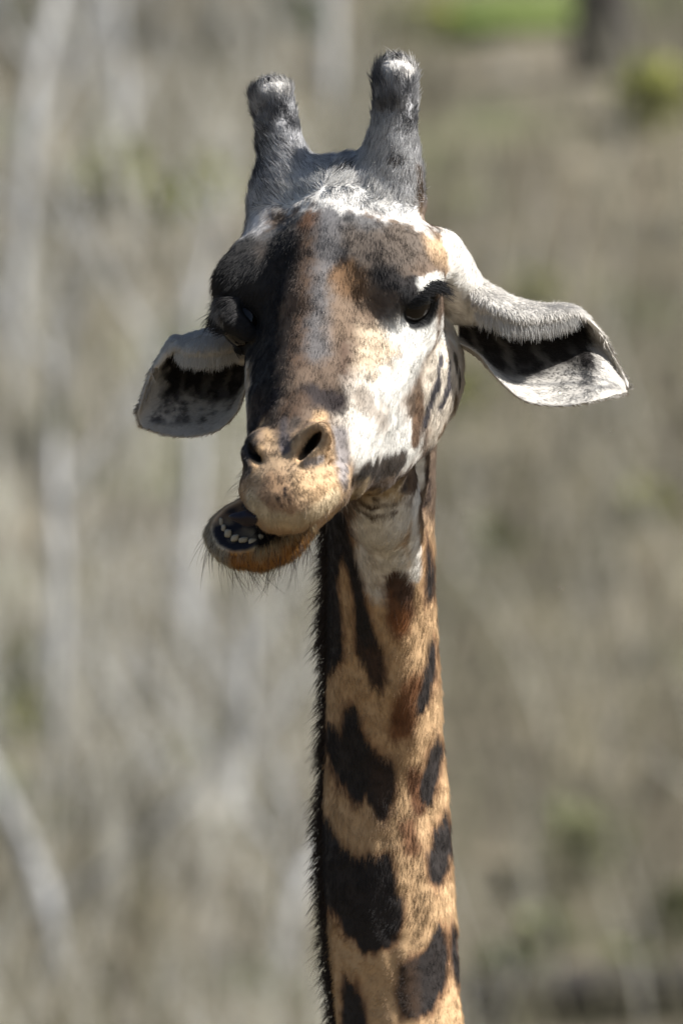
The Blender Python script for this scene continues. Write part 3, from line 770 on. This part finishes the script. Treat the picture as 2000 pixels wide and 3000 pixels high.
# ossicones
M_TIP = None
for (HV, HQ, HT), sd_ in ((HORN_R, 1), (HORN_L, 2)):
    HN = vnormals(HV, HQ)
    nz = vnoise(HV, 40, 40 + sd_) * .6 + .4 * vnoise(HV, 14, 44 + sd_)
    pale_mix = np.clip((HN[:, 0] * .8 + HN[:, 1] * .6) * .0 + nz * 1.3 + .85 - HT * .75, 0, 1)[:, None]  # random pale mottling, darker towards the tip
    hcl = np.array([.075, .075, .08]) * (1 - pale_mix) + np.array([.62, .61, .61]) * pale_mix
    bald = np.clip((HT - .955 + .02 * nz) / .02, 0, 1)
    side = HN @ np.array([.25, .75, .6])
    tipm = np.clip((HT - .80) / .04, 0, 1) * np.clip((side - .30 + .2 * nz) / .2, 0, 1)
    hcl = hcl * (1 - tipm[:, None]) + np.array([.60, .57, .53]) * tipm[:, None]
    h_o = mesh_obj('ossicone', HV, HQ, M_HIDE, giraffe, col=hcl)
    n = int(17000 * FUR)
    t, w3 = scatter(HV, HQ, (1 - tipm * .93) * np.clip(HT * 5 - .5, .1, 1), n, rg)
    ht = gat(HT, t, w3); up = unit(np.gradient(HV.reshape(-1, 40, 3).mean(1), axis=0))[(ht * 33).astype(int)]
    hair('fur', gat(HV, t, w3), unit(gat(HN, t, w3)), up, 24 + 26 * np.clip((ht - .55) * 2.2, 0, 1), gat(hcl, t, w3), .9, h_o, lift=.24, jit=.26)['kind'] = 'stuff'

# ears
def ear_build(n, b):
    hide_build(n, b); out = n.nodes['Material Output']; a = [x for x in n.nodes if x.type == 'ATTRIBUTE'][0]
    t_ = node(n, 'ShaderNodeBsdfTranslucent'); n.links.new(a.outputs['Color'], t_.inputs['Color'])
    mx = node(n, 'ShaderNodeMixShader'); mx.inputs[0].default_value = .3
    n.links.new(b.outputs[0], mx.inputs[1]); n.links.new(t_.outputs[0], mx.inputs[2]); n.links.new(mx.outputs[0], out.inputs[0])
M_EAR = mat('thin_ear_skin', ear_build)
for tab, flip, sgn in ((EAR_R, False, 1), (EAR_L, True, -1)):
    EV, EF, er, ec_, inn = ear_mesh(tab, flip)
    EN = vnormals(EV, EF)
    nz = .6 * vnoise(EV, 26, 51) + .4 * vnoise(EV, 8, 52)
    col = np.tile(np.array([.66, .62, .56]), (len(EV), 1))
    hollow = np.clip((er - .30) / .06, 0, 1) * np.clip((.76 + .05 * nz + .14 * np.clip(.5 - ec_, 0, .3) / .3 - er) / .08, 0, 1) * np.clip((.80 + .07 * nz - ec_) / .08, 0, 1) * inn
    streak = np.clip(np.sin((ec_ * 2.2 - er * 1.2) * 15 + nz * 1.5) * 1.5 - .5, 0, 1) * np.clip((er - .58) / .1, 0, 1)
    col = col + (np.array([.022, .019, .018]) - col) * (hollow * (1 - .18 * streak))[:, None]  # near-black paint stands in for the shade inside the ear
    grey = np.clip((er - .66) / .06, 0, 1) * np.clip((.93 - er) / .05, 0, 1) * inn * np.clip((.93 - ec_) / .05, 0, 1)
    if sgn < 0:
        st = np.clip(nz * 2.2 + .35, 0, 1) * grey
        col = col + (np.array([.09, .085, .09]) - col) * (st * .9)[:, None]
    else:
        vein = np.exp(-((er - .83 - .03 * np.sin(ec_ * 9)) / .012) ** 2) + np.exp(-((er - .74 - .16 * (ec_ - .55)) / .012) ** 2) * (ec_ > .5) + np.exp(-((er - .9 + .35 * (ec_ - .62)) / .014) ** 2) * (ec_ > .62)
        col = col + (np.array([.24, .23, .22]) - col) * np.clip(vein * grey * .9, 0, 1)[:, None]
        col = col + (np.array([.36, .34, .33]) - col) * np.clip((nz * 1.6) * grey * .22, 0, 1)[:, None]
    col = np.clip(col * (1 + .08 * nz[:, None]), .006, .8)
    e_o = mesh_obj('ear', EV, EF, M_EAR, giraffe, col=col)
    ctr = np.array([EV[ec_ < .1].mean(0)]); out = unit(EV[(ec_ > .9)].mean(0) - ctr[0])
    n = int(40000 * FUR)
    t, w3 = scatter(EV, EF, np.clip(EN[:, 1] * 2 + 1.2, .3, 1) * np.where((er < .34), np.where(ec_ > .74, .06, 1.0), np.clip(1 - hollow * .4, .3, 1)) * np.clip((.99 - ec_) * 20, .1, 1), n, rg)
    rr = gat(er, t, w3); band = np.clip((.33 - rr) / .05, 0, 1)
    D = out[None] * (1 - band[:, None]) + (np.array([[0, 0, -1.0]]) + out * .15) * band[:, None]
    hair('fur', gat(EV, t, w3), unit(gat(EN, t, w3)), D, 14 + 8 * band, gat(col, t, w3), .8, e_o, lift=.35, jit=.22)['kind'] = 'stuff'
    # long pale fringe hanging from the upper fold
    n = int(4600 * FUR); cc = np.sort(rg.uniform(.03, .70, n)); row = rg.uniform(0, .10, n)
    G = EV[:72 * 72].reshape(72, 72, 3); GN = EN[:72 * 72].reshape(72, 72, 3)
    a1 = (row * 71).astype(int); b1 = (cc * 71).astype(int)
    P = G[a1, b1] + rg.normal(0, 3, (n, 3)); Nn = np.tile(unit(np.array([0, 1.0, .1])), (n, 1))
    hair('fringe', P, Nn, np.array([[.12 * sgn, .1, -1.0]]).repeat(n, 0), rg.uniform(22, 52, n), np.tile((.66, .63, .58), (n, 1)), .8, e_o, lift=.1, jit=.2)
    # stray hairs on the top edge
    n = int(1900 * FUR); m_ = np.nonzero((((er > .22) & (er < .36)) | (er > .97) | (ec_ > .97)) & (inn < .5))[0]
    j = m_[rg.integers(0, len(m_), n)]
    hair('stray_hair', EV[j], EN[j], np.tile(out + [0, 0, .3], (n, 1)), 17, np.tile((.6, .55, .48), (n, 1)), .6, e_o, lift=.8, jit=.3)

# eyes with lashes
def eye_build(n, b):
    b.inputs['Base Color'].default_value = (.006, .004, .003, 1); b.inputs['Roughness'].default_value = .03
    b.inputs['Specular IOR Level'].default_value = .3
M_EYE = mat('wet_dark_eye', eye_build)
def ball(c, R, nu=40, nv=22, rot=None):
    u = np.linspace(0, 2 * math.pi, nu, endpoint=False); v = np.linspace(-math.pi / 2, math.pi / 2, nv)
    P = np.stack([np.cos(v)[:, None] * np.cos(u), np.cos(v)[:, None] * np.sin(u), np.sin(v)[:, None] * np.ones(nu)], -1).reshape(-1, 3) * np.asarray(R)
    if rot is not None: P = P @ np.asarray(rot).T
    i = np.arange(nv - 1)[:, None] * nu; j = np.arange(nu)[None]
    Fq = np.stack([i + j, i + (j + 1) % nu, i + nu + (j + 1) % nu, i + nu + j], -1).reshape(-1, 4)
    return (P + np.asarray(c)).astype(np.float32), Fq
EYE_OBJ = {}
M_LASH = simple('lash_hair', (.008, .008, .009), .5)
for s in (-1, 1):
    ev, ef = ball(L(*EYES[s]), (EYE_R,) * 3)
    e_o = EYE_OBJ[s] = mesh_obj('eye', ev, ef, M_EYE, giraffe)
    arc = np.array([L(*p) for p in lid_arc(s, 0, 34, 88, 60, az0=-62, az1=95)]); n = 420
    u = rg.uniform(.02, .85, n) ** 1.15; P = arc[(u * 59).astype(int)] + rg.normal(0, 3.5, (n, 3))
    Nn = unit(P - L(*EYES[s])); D = np.tile(xdir * s * 1.0 + np.array([0, 0, -.25]), (n, 1)) - fdir * .35
    hair('eyelash', P, Nn, D, np.where(u < .42, 84, 44), np.tile((.010, .010, .011), (n, 1)), 1.0, e_o, lift=.45, jit=.16, droop=.15)
    arc = np.array([L(*p) for p in lid_arc(s, -8, -50, 84, 60, az0=-62, az1=95)]); n = 160
    P = arc[rg.integers(4, 56, n)] + rg.normal(0, 3, (n, 3)); Nn = unit(P - L(*EYES[s]))
    hair('eyelash', P, Nn, np.tile([0, 0, -1.0], (n, 1)), 22, np.tile((.012, .012, .012), (n, 1)), 1.0, e_o, lift=.6, jit=.2)

M_RIM = mat('lid_glint_rim', lambda n, b: (b.inputs['Base Color'].__setattr__('default_value', (.20, .25, .34, 1)), b.inputs['Metallic'].__setattr__('default_value', .8), b.inputs['Roughness'].__setattr__('default_value', .22)))  # tube added along the lower lid; blue metal colour imitates a sky glint
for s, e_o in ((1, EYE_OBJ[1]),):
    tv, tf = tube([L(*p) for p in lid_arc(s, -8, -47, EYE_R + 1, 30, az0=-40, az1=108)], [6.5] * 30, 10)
    mesh_obj('eyelid_glint_rim', tv, tf, M_RIM, e_o)
# teeth and tongue
M_TOOTH = simple('tooth_enamel', (.37, .33, .25), .35, .35, 90, .4)
M_TONGUE = simple('dark_tongue', (.014, .010, .016), .55, .4, 120, .3)
for px, py, w_ in ((648, 1524, 7), (655, 1541, 9), (668, 1557, 11), (688, 1571, 12), (713, 1577, 14), (742, 1580, 13), (766, 1571, 9)):
    tt = depth(px - 10, py + 30) - 26; py += 5 + random.uniform(-2, 2)
    tv, tf = ball(pt(px, py, tt), (1, 1, 1), 16, 12)
    q = tv - pt(px, py, tt); q = np.sign(q) * np.abs(q) ** .62
    tv = pt(px, py, tt) + q * [w_ * random.uniform(.7, 1.15), 9, 8 + 5 * random.random()] @ np.array([[1, 0, random.uniform(-.2, .2)], [0, 1, 0], [random.uniform(-.2, .2), 0, 1]])
    mesh_obj('tooth', tv, tf, M_TOOTH, giraffe)
tc = surf(735, 1515)
tv, tf = ball(tc + [0, -30, 0], (62, 40, 22), 36, 20)
tv += 12 * vnoise(tv, 26, 70)[:, None] * unit(tv - tc)
mesh_obj('tongue', tv, tf, M_TONGUE, giraffe)

# whiskers
W = []
for k in range(130):
    px, py = random.uniform(600, 900), random.uniform(1500, 1670)
    W.append((px, py))
P = []; Nn = []
cidx = np.nonzero((cw > .5) & (N[:, 2] < .1) & (N[:, 1] > -.7) & (inm > 1.15))[0]
j = cidx[rg.integers(0, len(cidx), 300)]
dirs = unit(N[j] + np.array([0, 0, -.7]))
hair('whisker', V[j], N[j], dirs, rg.uniform(40, 130, len(j)), np.tile((.05, .035, .025), (len(j), 1)), .75, body, lift=1.2, droop=.3, jit=.22, seg=6)
midx = np.nonzero((a_ > 640) & (cw < .1) & (h_ < 20) & (h_ > -150) & (np.abs(x_) > 60) & ~inmouth)[0]
j = midx[rg.integers(0, len(midx), 60)]
hair('whisker', V[j], N[j], N[j] + np.array([0, 0, -.3]), rg.uniform(30, 80, 60), np.tile((.10, .075, .05), (60, 1)), .6, body, lift=1.2, droop=.2, jit=.25, seg=5)

# bristles hanging from the edge of the upper lip
lidx = np.nonzero((a_ > 610) & (cw < .1) & (N[:, 2] < .05) & (h_ < -70) & (h_ > -200) & ~inmouth & (N[:, 1] > -.5))[0]
j = lidx[rg.integers(0, len(lidx), 5200)]
hair('lip_hair', V[j], N[j], np.tile([0, .15, -1.0], (len(j), 1)) + N[j] * .3, rg.uniform(12, 26, len(j)), COL[j] * 1.05, .7, body, lift=.35, jit=.2)

# ------------------------------------------------------------------ hillside behind
def hill_z(x, y):
    base = np.where(y < 22, 0, (y - 22) * .25)
    return base + .35 * np.sin(x * .31 + y * .17) * np.clip((y - 15) / 10, 0, 1) + .12 * np.sin(x * 1.1 - y * .7) * np.clip((y - 15) / 10, 0, 1)
def ground_build(n, b):
    tc = node(n, 'ShaderNodeTexCoord')
    def noise(sc, det=4):
        z = node(n, 'ShaderNodeTexNoise'); z.inputs['Scale'].default_value = sc; z.inputs['Detail'].default_value = det
        n.links.new(tc.outputs['Object'], z.inputs['Vector']); return z
    r1 = node(n, 'ShaderNodeValToRGB'); e = r1.color_ramp.elements
    e[0].position = .3; e[0].color = (.045, .04, .028, 1); e[1].position = .7; e[1].color = (.21, .18, .12, 1)
    x = e.new(.5); x.color = (.125, .105, .07, 1)
    n.links.new(noise(1.6, 6).outputs[0], r1.inputs[0])
    gm = node(n, 'ShaderNodeMapRange'); gm.inputs[1].default_value = .54; gm.inputs[2].default_value = .66
    n.links.new(noise(.45, 3).outputs[0], gm.inputs[0])
    mx = node(n, 'ShaderNodeMix', data_type='RGBA'); mx.inputs[7].default_value = (.12, .145, .05, 1)
    n.links.new(gm.outputs[0], mx.inputs[0]); n.links.new(r1.outputs[0], mx.inputs[6]); n.links.new(mx.outputs[2], b.inputs['Base Color'])
    b.inputs['Roughness'].default_value = .95
    bp = node(n, 'ShaderNodeBump'); bp.inputs['Strength'].default_value = .6; bp.inputs['Distance'].default_value = .1
    n.links.new(noise(9, 6).outputs[0], bp.inputs['Height']); n.links.new(bp.outputs[0], b.inputs['Normal'])
M_GROUND = mat('leaf_litter', ground_build)
xs = np.concatenate([np.linspace(-300, -20, 30), np.linspace(-18, 18, 73), np.linspace(20, 300, 30)])
ys = np.concatenate([np.linspace(-200, 5, 30), np.linspace(6, 90, 130), np.linspace(95, 500, 30)])
gx, gy = np.meshgrid(xs, ys); gz = hill_z(gx, gy) - .02
gz = gz + .10 * vnoise(np.stack([gx, gy, gx * 0], -1), .9, 5) * np.clip((gy - 15) / 8, 0, 1)
cut = int(np.searchsorted(ys, 24)); GP = np.stack([gx, gy, gz], -1)
tag(mesh_obj('ground', GP[cut:].reshape(-1, 3), grid_faces(len(ys) - cut, len(xs)), M_GROUND, world=False), kind='structure')
M_PADDOCK = simple('paddock_soil', (.115, .092, .062), .95, .4, 1.3, .1)
tag(mesh_obj('paddock', GP[:cut + 1].reshape(-1, 3), grid_faces(cut + 1, len(xs)), M_PADDOCK, world=False), kind='structure')
def at(px, py, y):      # sheet position at a depth -> world
    k = (DIST + y) / DIST / PX
    return np.array([(px - 1000) * k, y, CAM_Z + (1500 - py) * k])
def on_hill(px, py):    # where the line of sight meets the hill
    for y in np.arange(22, 80, .1):
        p = at(px, py, y)
        if hill_z(p[0], y) > p[2]: return p
    return p
class MB:
    def __init__(s): s.v = []; s.f = []; s.n = 0
    def tube(s, path, r0, r1, ns=6):
        P = np.array(path, float); n = len(P); T = np.gradient(P, axis=0); T = unit(T)
        ref = np.array([.31, .9, .3]); a = unit(np.cross(T, ref)); b = np.cross(T, a); r = np.linspace(r0, r1, n)
        ang = np.linspace(0, 2 * math.pi, ns, endpoint=False)
        V = (P[:, None] + r[:, None, None] * (np.cos(ang)[None, :, None] * a[:, None] + np.sin(ang)[None, :, None] * b[:, None])).reshape(-1, 3)
        i = np.arange(n - 1)[:, None] * ns; j = np.arange(ns)[None]; j2 = (j + 1) % ns
        s.f.append(np.stack([i + j, i + j2, i + ns + j2, i + ns + j], -1).reshape(-1, 4) + s.n); s.v.append(V); s.n += len(V)
    def leaf(s, c, d, w, nrm):
        sd = unit(np.cross(d, nrm)) * w
        s.v.append(np.array([c, c + d * .5 + sd, c + d, c + d * .5 - sd])); s.f.append(np.array([[0, 1, 2, 3]]) + s.n); s.n += 4
    def build(s, name, m, parent): return mesh_obj(name, np.concatenate(s.v), np.concatenate(s.f), m, parent, world=False)
def thing(name, loc, label, cat, group=None):
    o = bpy.data.objects.new(name, None); C.objects.link(o); o.location = tuple(map(float, loc)); tag(o, label, cat, group); return o
def bark(name, c0, c1, sc):
    def f(n, b):
        tc = node(n, 'ShaderNodeTexCoord'); z = node(n, 'ShaderNodeTexNoise'); z.inputs['Scale'].default_value = sc; z.inputs['Detail'].default_value = 5
        n.links.new(tc.outputs['Object'], z.inputs['Vector'])
        r = node(n, 'ShaderNodeValToRGB'); r.color_ramp.elements[0].position = .35; r.color_ramp.elements[1].position = .65
        r.color_ramp.elements[0].color = (*c0, 1); r.color_ramp.elements[1].color = (*c1, 1)
        n.links.new(z.outputs[0], r.inputs[0]); n.links.new(r.outputs[0], b.inputs['Base Color']); b.inputs['Roughness'].default_value = .85
    return mat(name, f)
M_PALE = bark('pale_bark', (.25, .245, .235), (.41, .405, .395), 6)
M_DARKBARK = bark('dark_bark', (.02, .018, .015), (.06, .05, .04), 8)
M_TWIG = bark('twig_bark', (.10, .08, .06), (.34, .29, .24), 3)
M_GREENLEAF = bark('green_leaf', (.035, .06, .015), (.09, .12, .03), 9)
M_YELLOWLEAF = bark('yellow_green_leaf', (.15, .165, .03), (.29, .29, .06), 9)
M_OLIVE = bark('olive_leaf', (.08, .09, .035), (.17, .175, .07), 9)
rb_ = random.Random(3)
def sapling(pts, y, r, label, group, nbr=5, mt=M_PALE):
    P = [at(px, py, y + dy) for px, py, dy in pts]
    foot = P[0].copy(); g = hill_z(foot[0], foot[1]); root = np.array([foot[0], foot[1], g])
    if P[0][2] > g + .05: P = [root - [0, 0, .05]] + P
    o = thing('bare_sapling', (root[0], root[1], root[2]), label, 'tree', group)
    r = r * .72; path = crv(P, 18); b = MB(); b.tube(path, r * 1.15, r * .5, 8); b.build('trunk', mt, o)
    for k in range(nbr):
        i = rb_.randint(5, 16); s0 = path[i]; L_ = rb_.uniform(.5, 1.3); an = rb_.uniform(0, 6.28)
        d = np.array([math.cos(an) * .7, math.sin(an) * .5, rb_.uniform(.4, 1.0)])
        b = MB(); b.tube(crv([s0, s0 + d * L_ * .5, s0 + d * L_ + [0, 0, .15 * L_]], 7), r * .38, r * .12, 5)
        for q in range(3):
            s1 = s0 + d * L_ * rb_.uniform(.3, .9); d2 = d + np.array([rb_.uniform(-.8, .8), rb_.uniform(-.8, .8), rb_.uniform(-.2, .6)])
            b.tube(crv([s1, s1 + d2 * .2, s1 + d2 * rb_.uniform(.3, .5)], 5), r * .18, r * .06, 4)
        b.build('branch', mt, o)
    return o
GU = 'upright pale saplings on the hillside'; GL = 'leaning pale saplings on the hillside'
sapling([(40, 900, 0), (70, 560, 0), (95, 280, 0), (180, -40, .3), (260, -260, .5)], 40, .075, 'pale bare sapling with a crooked trunk that bends over at its top', GU)
sapling([(150, 2900, 0), (160, 2300, 0), (175, 1700, 0), (160, 1300, .2), (200, 900, .3)], 34, .060, 'tall straight pale sapling rising next to the foot of a leaning one', GU)
sapling([(480, 3000, 0), (520, 2300, 0), (550, 1700, 0), (575, 1350, .2), (560, 800, .3)], 36, .075, "tall pale sapling passing behind the giraffe's shaded ear", GU)
sapling([(640, 3000, 0), (665, 2500, 0), (705, 2150, .2), (720, 1700, .2)], 33, .065, "pale sapling rising just below the giraffe's chin", GU)
sapling([(260, 2300, 0), (290, 1800, 0), (330, 1400, .2), (300, 900, .2)], 42, .060, 'thin pale sapling between two taller straight saplings', GU)
sapling([(960, 700, 0), (965, 300, 0), (975, -100, .2)], 46, .085, "pale trunk rising between the giraffe's two horns", GU)
sapling([(330, 600, 0), (360, 300, .2), (330, -60, .3)], 44, .06, 'pale sapling growing out of the broad yellow green shrub', GU)
sapling([(820, 2900, 0), (860, 2640, .1), (960, 2450, .3)], 31, .055, "short bent pale sapling close beside the giraffe's neck", GU, 3)
sapling([(150, 2700, 0), (70, 2480, .1), (-60, 2200, .2), (-200, 1900, .3)], 31, .075, 'pale sapling leaning steeply with its foot beside a tall straight trunk', GL, 3)
sapling([(1240, 2330, 0), (1500, 2245, .1), (1720, 2130, .2), (1900, 1990, .3), (2150, 1800, .4)], 36, .085, 'long pale leaning trunk reaching above the low dull green shrub', GL, 4)
sapling([(1240, 1500, 0), (1500, 1330, .2), (1800, 1130, .3), (2080, 900, .5)], 43, .075, "pale leaning sapling crossing behind the giraffe's sunlit ear", GL, 4)
sapling([(1380, 900, 0), (1500, 680, .2), (1640, 420, .3)], 46, .06, "small leaning pale sapling uphill of the giraffe's sunlit ear", GL, 3)
for px0, px1, top, y_, rr_ in ((450, 420, 700, 47, .04), (30, 60, 1250, 45, .04), (220, 240, 250, 49, .045), (590, 640, -50, 50, .05), (760, 700, 1750, 46, .04), (390, 400, 2000, 38, .03), (900, 880, 2350, 40, .03)):
    sapling([(px0, top + 1500, 0), ((px0 + px1) / 2 + 20, top + 800, .1), (px1, top, .2)], y_, rr_, 'thin pale grey stem standing deep among the larger saplings', 'thin stems among the saplings', 2)
for px0, py0, px1, py1, y_ in ((1350, 2050, 1600, 1700, 47), (1500, 1250, 1950, 1500, 48), (1420, 2750, 1900, 2350, 40), (1850, 900, 1950, 500, 50)):
    sapling([(px0, py0, 0), ((px0 + px1) / 2, (py0 + py1) / 2 + 30, .1), (px1, py1, .2)], y_, .045, 'thin grey branchy stem slanting over the open brushy slope', 'slanting stems on the open slope', 3)
# a dark tree at the top of the clearing
p = on_hill(1762, 215); o = thing('dark_tree', p, 'dark trunked tree standing at the top of the grassy clearing', 'tree')
b = MB(); b.tube(crv([p - [0, 0, .1], p + [.02, 0, 1.2], p + [-.05, .1, 3.0], p + [0, .1, 5]], 14), .20, .11, 10); b.build('trunk', M_DARKBARK, o)
for k in range(9):
    z = rb_.uniform(2.2, 4.8); an = rb_.uniform(0, 6.28); d = np.array([math.cos(an), math.sin(an), .6])
    b = MB(); s0 = p + [0, .1, z]; b.tube(crv([s0, s0 + d * .8, s0 + d * 1.6 + [0, 0, .4]], 7), .05, .015, 6); b.build('limb', M_DARKBARK, o)
b = MB()
for k in range(1500):
    v = rg.normal(0, 1, 3); c = p + [0, 0, 5.2] + v / np.linalg.norm(v) * rg.uniform(.4, 1) ** .5 * np.array([2.2, 2.0, 1.5]); d = unit(rg.normal(0, 1, 3)) * .14
    b.leaf(c, d, .04, rg.normal(0, 1, 3))
b.build('crown', M_GREENLEAF, o)
# fallen log low on the slope
p0, p1 = on_hill(1360, 2985), on_hill(2150, 2940); p0 = p0 + [0, 0, .06]; p1 = p1 + [0, 0, .06]
lg = MB(); lg.tube(crv([p0, (p0 + p1) / 2 + [0, 0, .03], p1], 12), .13, .11, 10); 
lo = thing('fallen_log', p0, 'dark fallen log lying on the slope by a grass tuft', 'log'); lg.build('trunk', M_DARKBARK, lo)
# leafy shrubs
def shrub(px, py, r, mt, label, n=500, dz=0):
    p = on_hill(px, py + r * .6); k = (DIST + p[1]) / DIST / PX; R = r * k
    global LAST_SHRUB
    o = LAST_SHRUB = thing('leafy_shrub', p, label, 'shrub')
    b = MB()
    for q in range(6):
        d = np.array([rb_.uniform(-.6, .6), rb_.uniform(-.6, .6), 1.0]) * R * 1.2
        b.tube(crv([p - [0, 0, .03], p + d * .5, p + d], 5), .012, .005, 5)
    b.build('stem', M_TWIG, o); b = MB()
    for q in range(n):
        v = unit(rg.normal(0, 1, 3)) * rg.uniform(.2, 1) ** .5; c = p + [0, 0, R * .8] + v * np.array([R, R, R * .8]); d = unit(rg.normal(0, 1, 3)) * .11
        b.leaf(c, d, .04, rg.normal(0, 1, 3))
    b.build('foliage', mt, o)
shrub(860, 70, 75, M_GREENLEAF, 'small dense dark green shrub at the top of the slope', 700)
shrub(350, 540, 110, M_YELLOWLEAF, 'broad yellow green shrub among pale saplings', 750)
shrub(630, 570, 90, M_YELLOWLEAF, 'yellow green shrub standing right behind the horned head')
shrub(20, 2120, 90, M_YELLOWLEAF, 'yellow green shrub beside a leaning pale sapling')
shrub(1480, 2870, 60, M_GREENLEAF, 'fresh green tuft shrub growing by the fallen log', 260)
shrub(1910, 300, 110, M_YELLOWLEAF, 'olive shrub below the dark trunked tree', 260)
shrub(1990, 2700, 80, M_OLIVE, 'olive shrub above the end of the fallen log', 220)
shrub(330, 420, 50, M_GREENLEAF, 'little dark evergreen shrub under a pale sapling', 200)
shrub(1700, 2500, 130, M_OLIVE, 'low dull green shrub spread under a leaning sapling', 80)
for px_, py_, r_ in ((250, 560, 60), (520, 620, 70), (60, 1950, 60), (150, 1250, 60), (560, 2200, 45), (760, 2900, 70), (1450, 1600, 60), (1330, 1150, 70), (1900, 1500, 60), (1600, 2750, 70), (1850, 2850, 60), (1560, 880, 60), (1250, 60, 60), (60, 60, 60)):
    shrub(px_, py_, r_, M_YELLOWLEAF if rb_.random() < .6 else M_OLIVE, 'small thin leaved olive bush growing through the hillside brush', 90)
    LAST_SHRUB['group'] = 'olive bushes in the brush'
# green grass on the clearing
cl = [on_hill(1535 + 215 * math.cos(t) * (1 + .15 * math.sin(3 * t)), 78 + 58 * math.sin(t) * (1 + .2 * math.cos(2 * t))) for t in np.linspace(0, 2 * math.pi, 48, endpoint=False)]
cc_ = np.mean(cl, 0); rings = []
for u in np.linspace(1, .05, 10):
    for q in cl:
        v = cc_ + (q - cc_) * u; v[2] = hill_z(v[0], v[1]) + .10; rings.append(v)
fcs = np.array([[i * 48 + j, i * 48 + (j + 1) % 48, (i + 1) * 48 + (j + 1) % 48, (i + 1) * 48 + j] for i in range(9) for j in range(48)])
tag(mesh_obj('clearing', np.array(rings), fcs, bark('clearing_turf', (.10, .14, .03), (.22, .26, .07), 3), world=False), kind='structure')
def strands(name, n, gen, mt, ns=3):
    b = MB()
    for k in range(n): pth, r0, r1 = gen(); b.tube(pth, r0, r1, ns)
    o = b.build(name, mt, None); return o
def gr():
    px, py = rb_.gauss(1500, 170), rb_.gauss(75, 28); p = on_hill(px, min(py, 140)); h = rb_.uniform(.08, .2)
    return [p - [0, 0, .02], p + [rb_.uniform(-.03, .03), 0, h * .6], p + [rb_.uniform(-.08, .08), rb_.uniform(-.05, .05), h]], .006, .001
tag(strands('grass', 1500, gr, bark('fresh_grass', (.10, .15, .03), (.17, .21, .06), 4)), 'short green grass on the clearing at the top of the slope', 'grass', kind='stuff')
# dry brush all over the slope
def tw(lo_, hi_, left=False, core=.66):
    def g():
        y = rb_.uniform(28, 54); x = (rb_.uniform(-1.25, 1.25) if rb_.random() < core else rb_.uniform(-4, 4)) * (DIST + y) / DIST * .5
        if left and x > 0 and rb_.random() < .72: x = -x
        z = float(hill_z(x, y))
        h = rb_.uniform(lo_, hi_); lean = np.array([rb_.gauss(0, .35), rb_.gauss(0, .3), 0]) * h
        p = np.array([x, y, z - .03])
        k = DIST * PX / (DIST + y); qx, qy = 1000 + x * k, 1500 - (z + h - CAM_Z) * k
        if 1290 < qx < 1790 and qy < 170 and y < 52: h *= .12; lean = lean * .1
        if qx > 1330 and 2840 < qy < 3080: h *= .3; lean = lean * .3
        for kx, ky, kr in ((350, 540, 150), (630, 570, 120), (860, 60, 90), (30, 2120, 110)):
            if abs(qx - kx) < kr and abs(qy - ky) < kr * 1.3: h *= .25; lean = lean * .25
        return [p, p + lean * .35 + [0, 0, h * .5], p + lean + [rb_.gauss(0, .05), 0, h]], rb_.uniform(.006, .014), .002
    return g
for nm, c0, c1, n, lo_, hi_, lab in (('dark_brush', (.035, .03, .02), (.09, .075, .05), 1300, .2, .7, 'dark twigs and dead stems in the gaps of the hillside brush'),
                                     ('dry_brush', (.12, .108, .068), (.30, .275, .18), 5200, .15, .6, 'tangle of dry brown twigs covering the hillside'),
                                     ('pale_brush', (.42, .395, .335), (.64, .605, .525), 1350, .3, 1.1, 'scattered pale grey twigs rising through the brush')):
    tag(strands(nm, int(n * 1.4), tw(lo_, hi_, nm == 'pale_brush'), bark(nm + '_bark', c0, c1, 1.5)), lab, 'brush', kind='stuff')
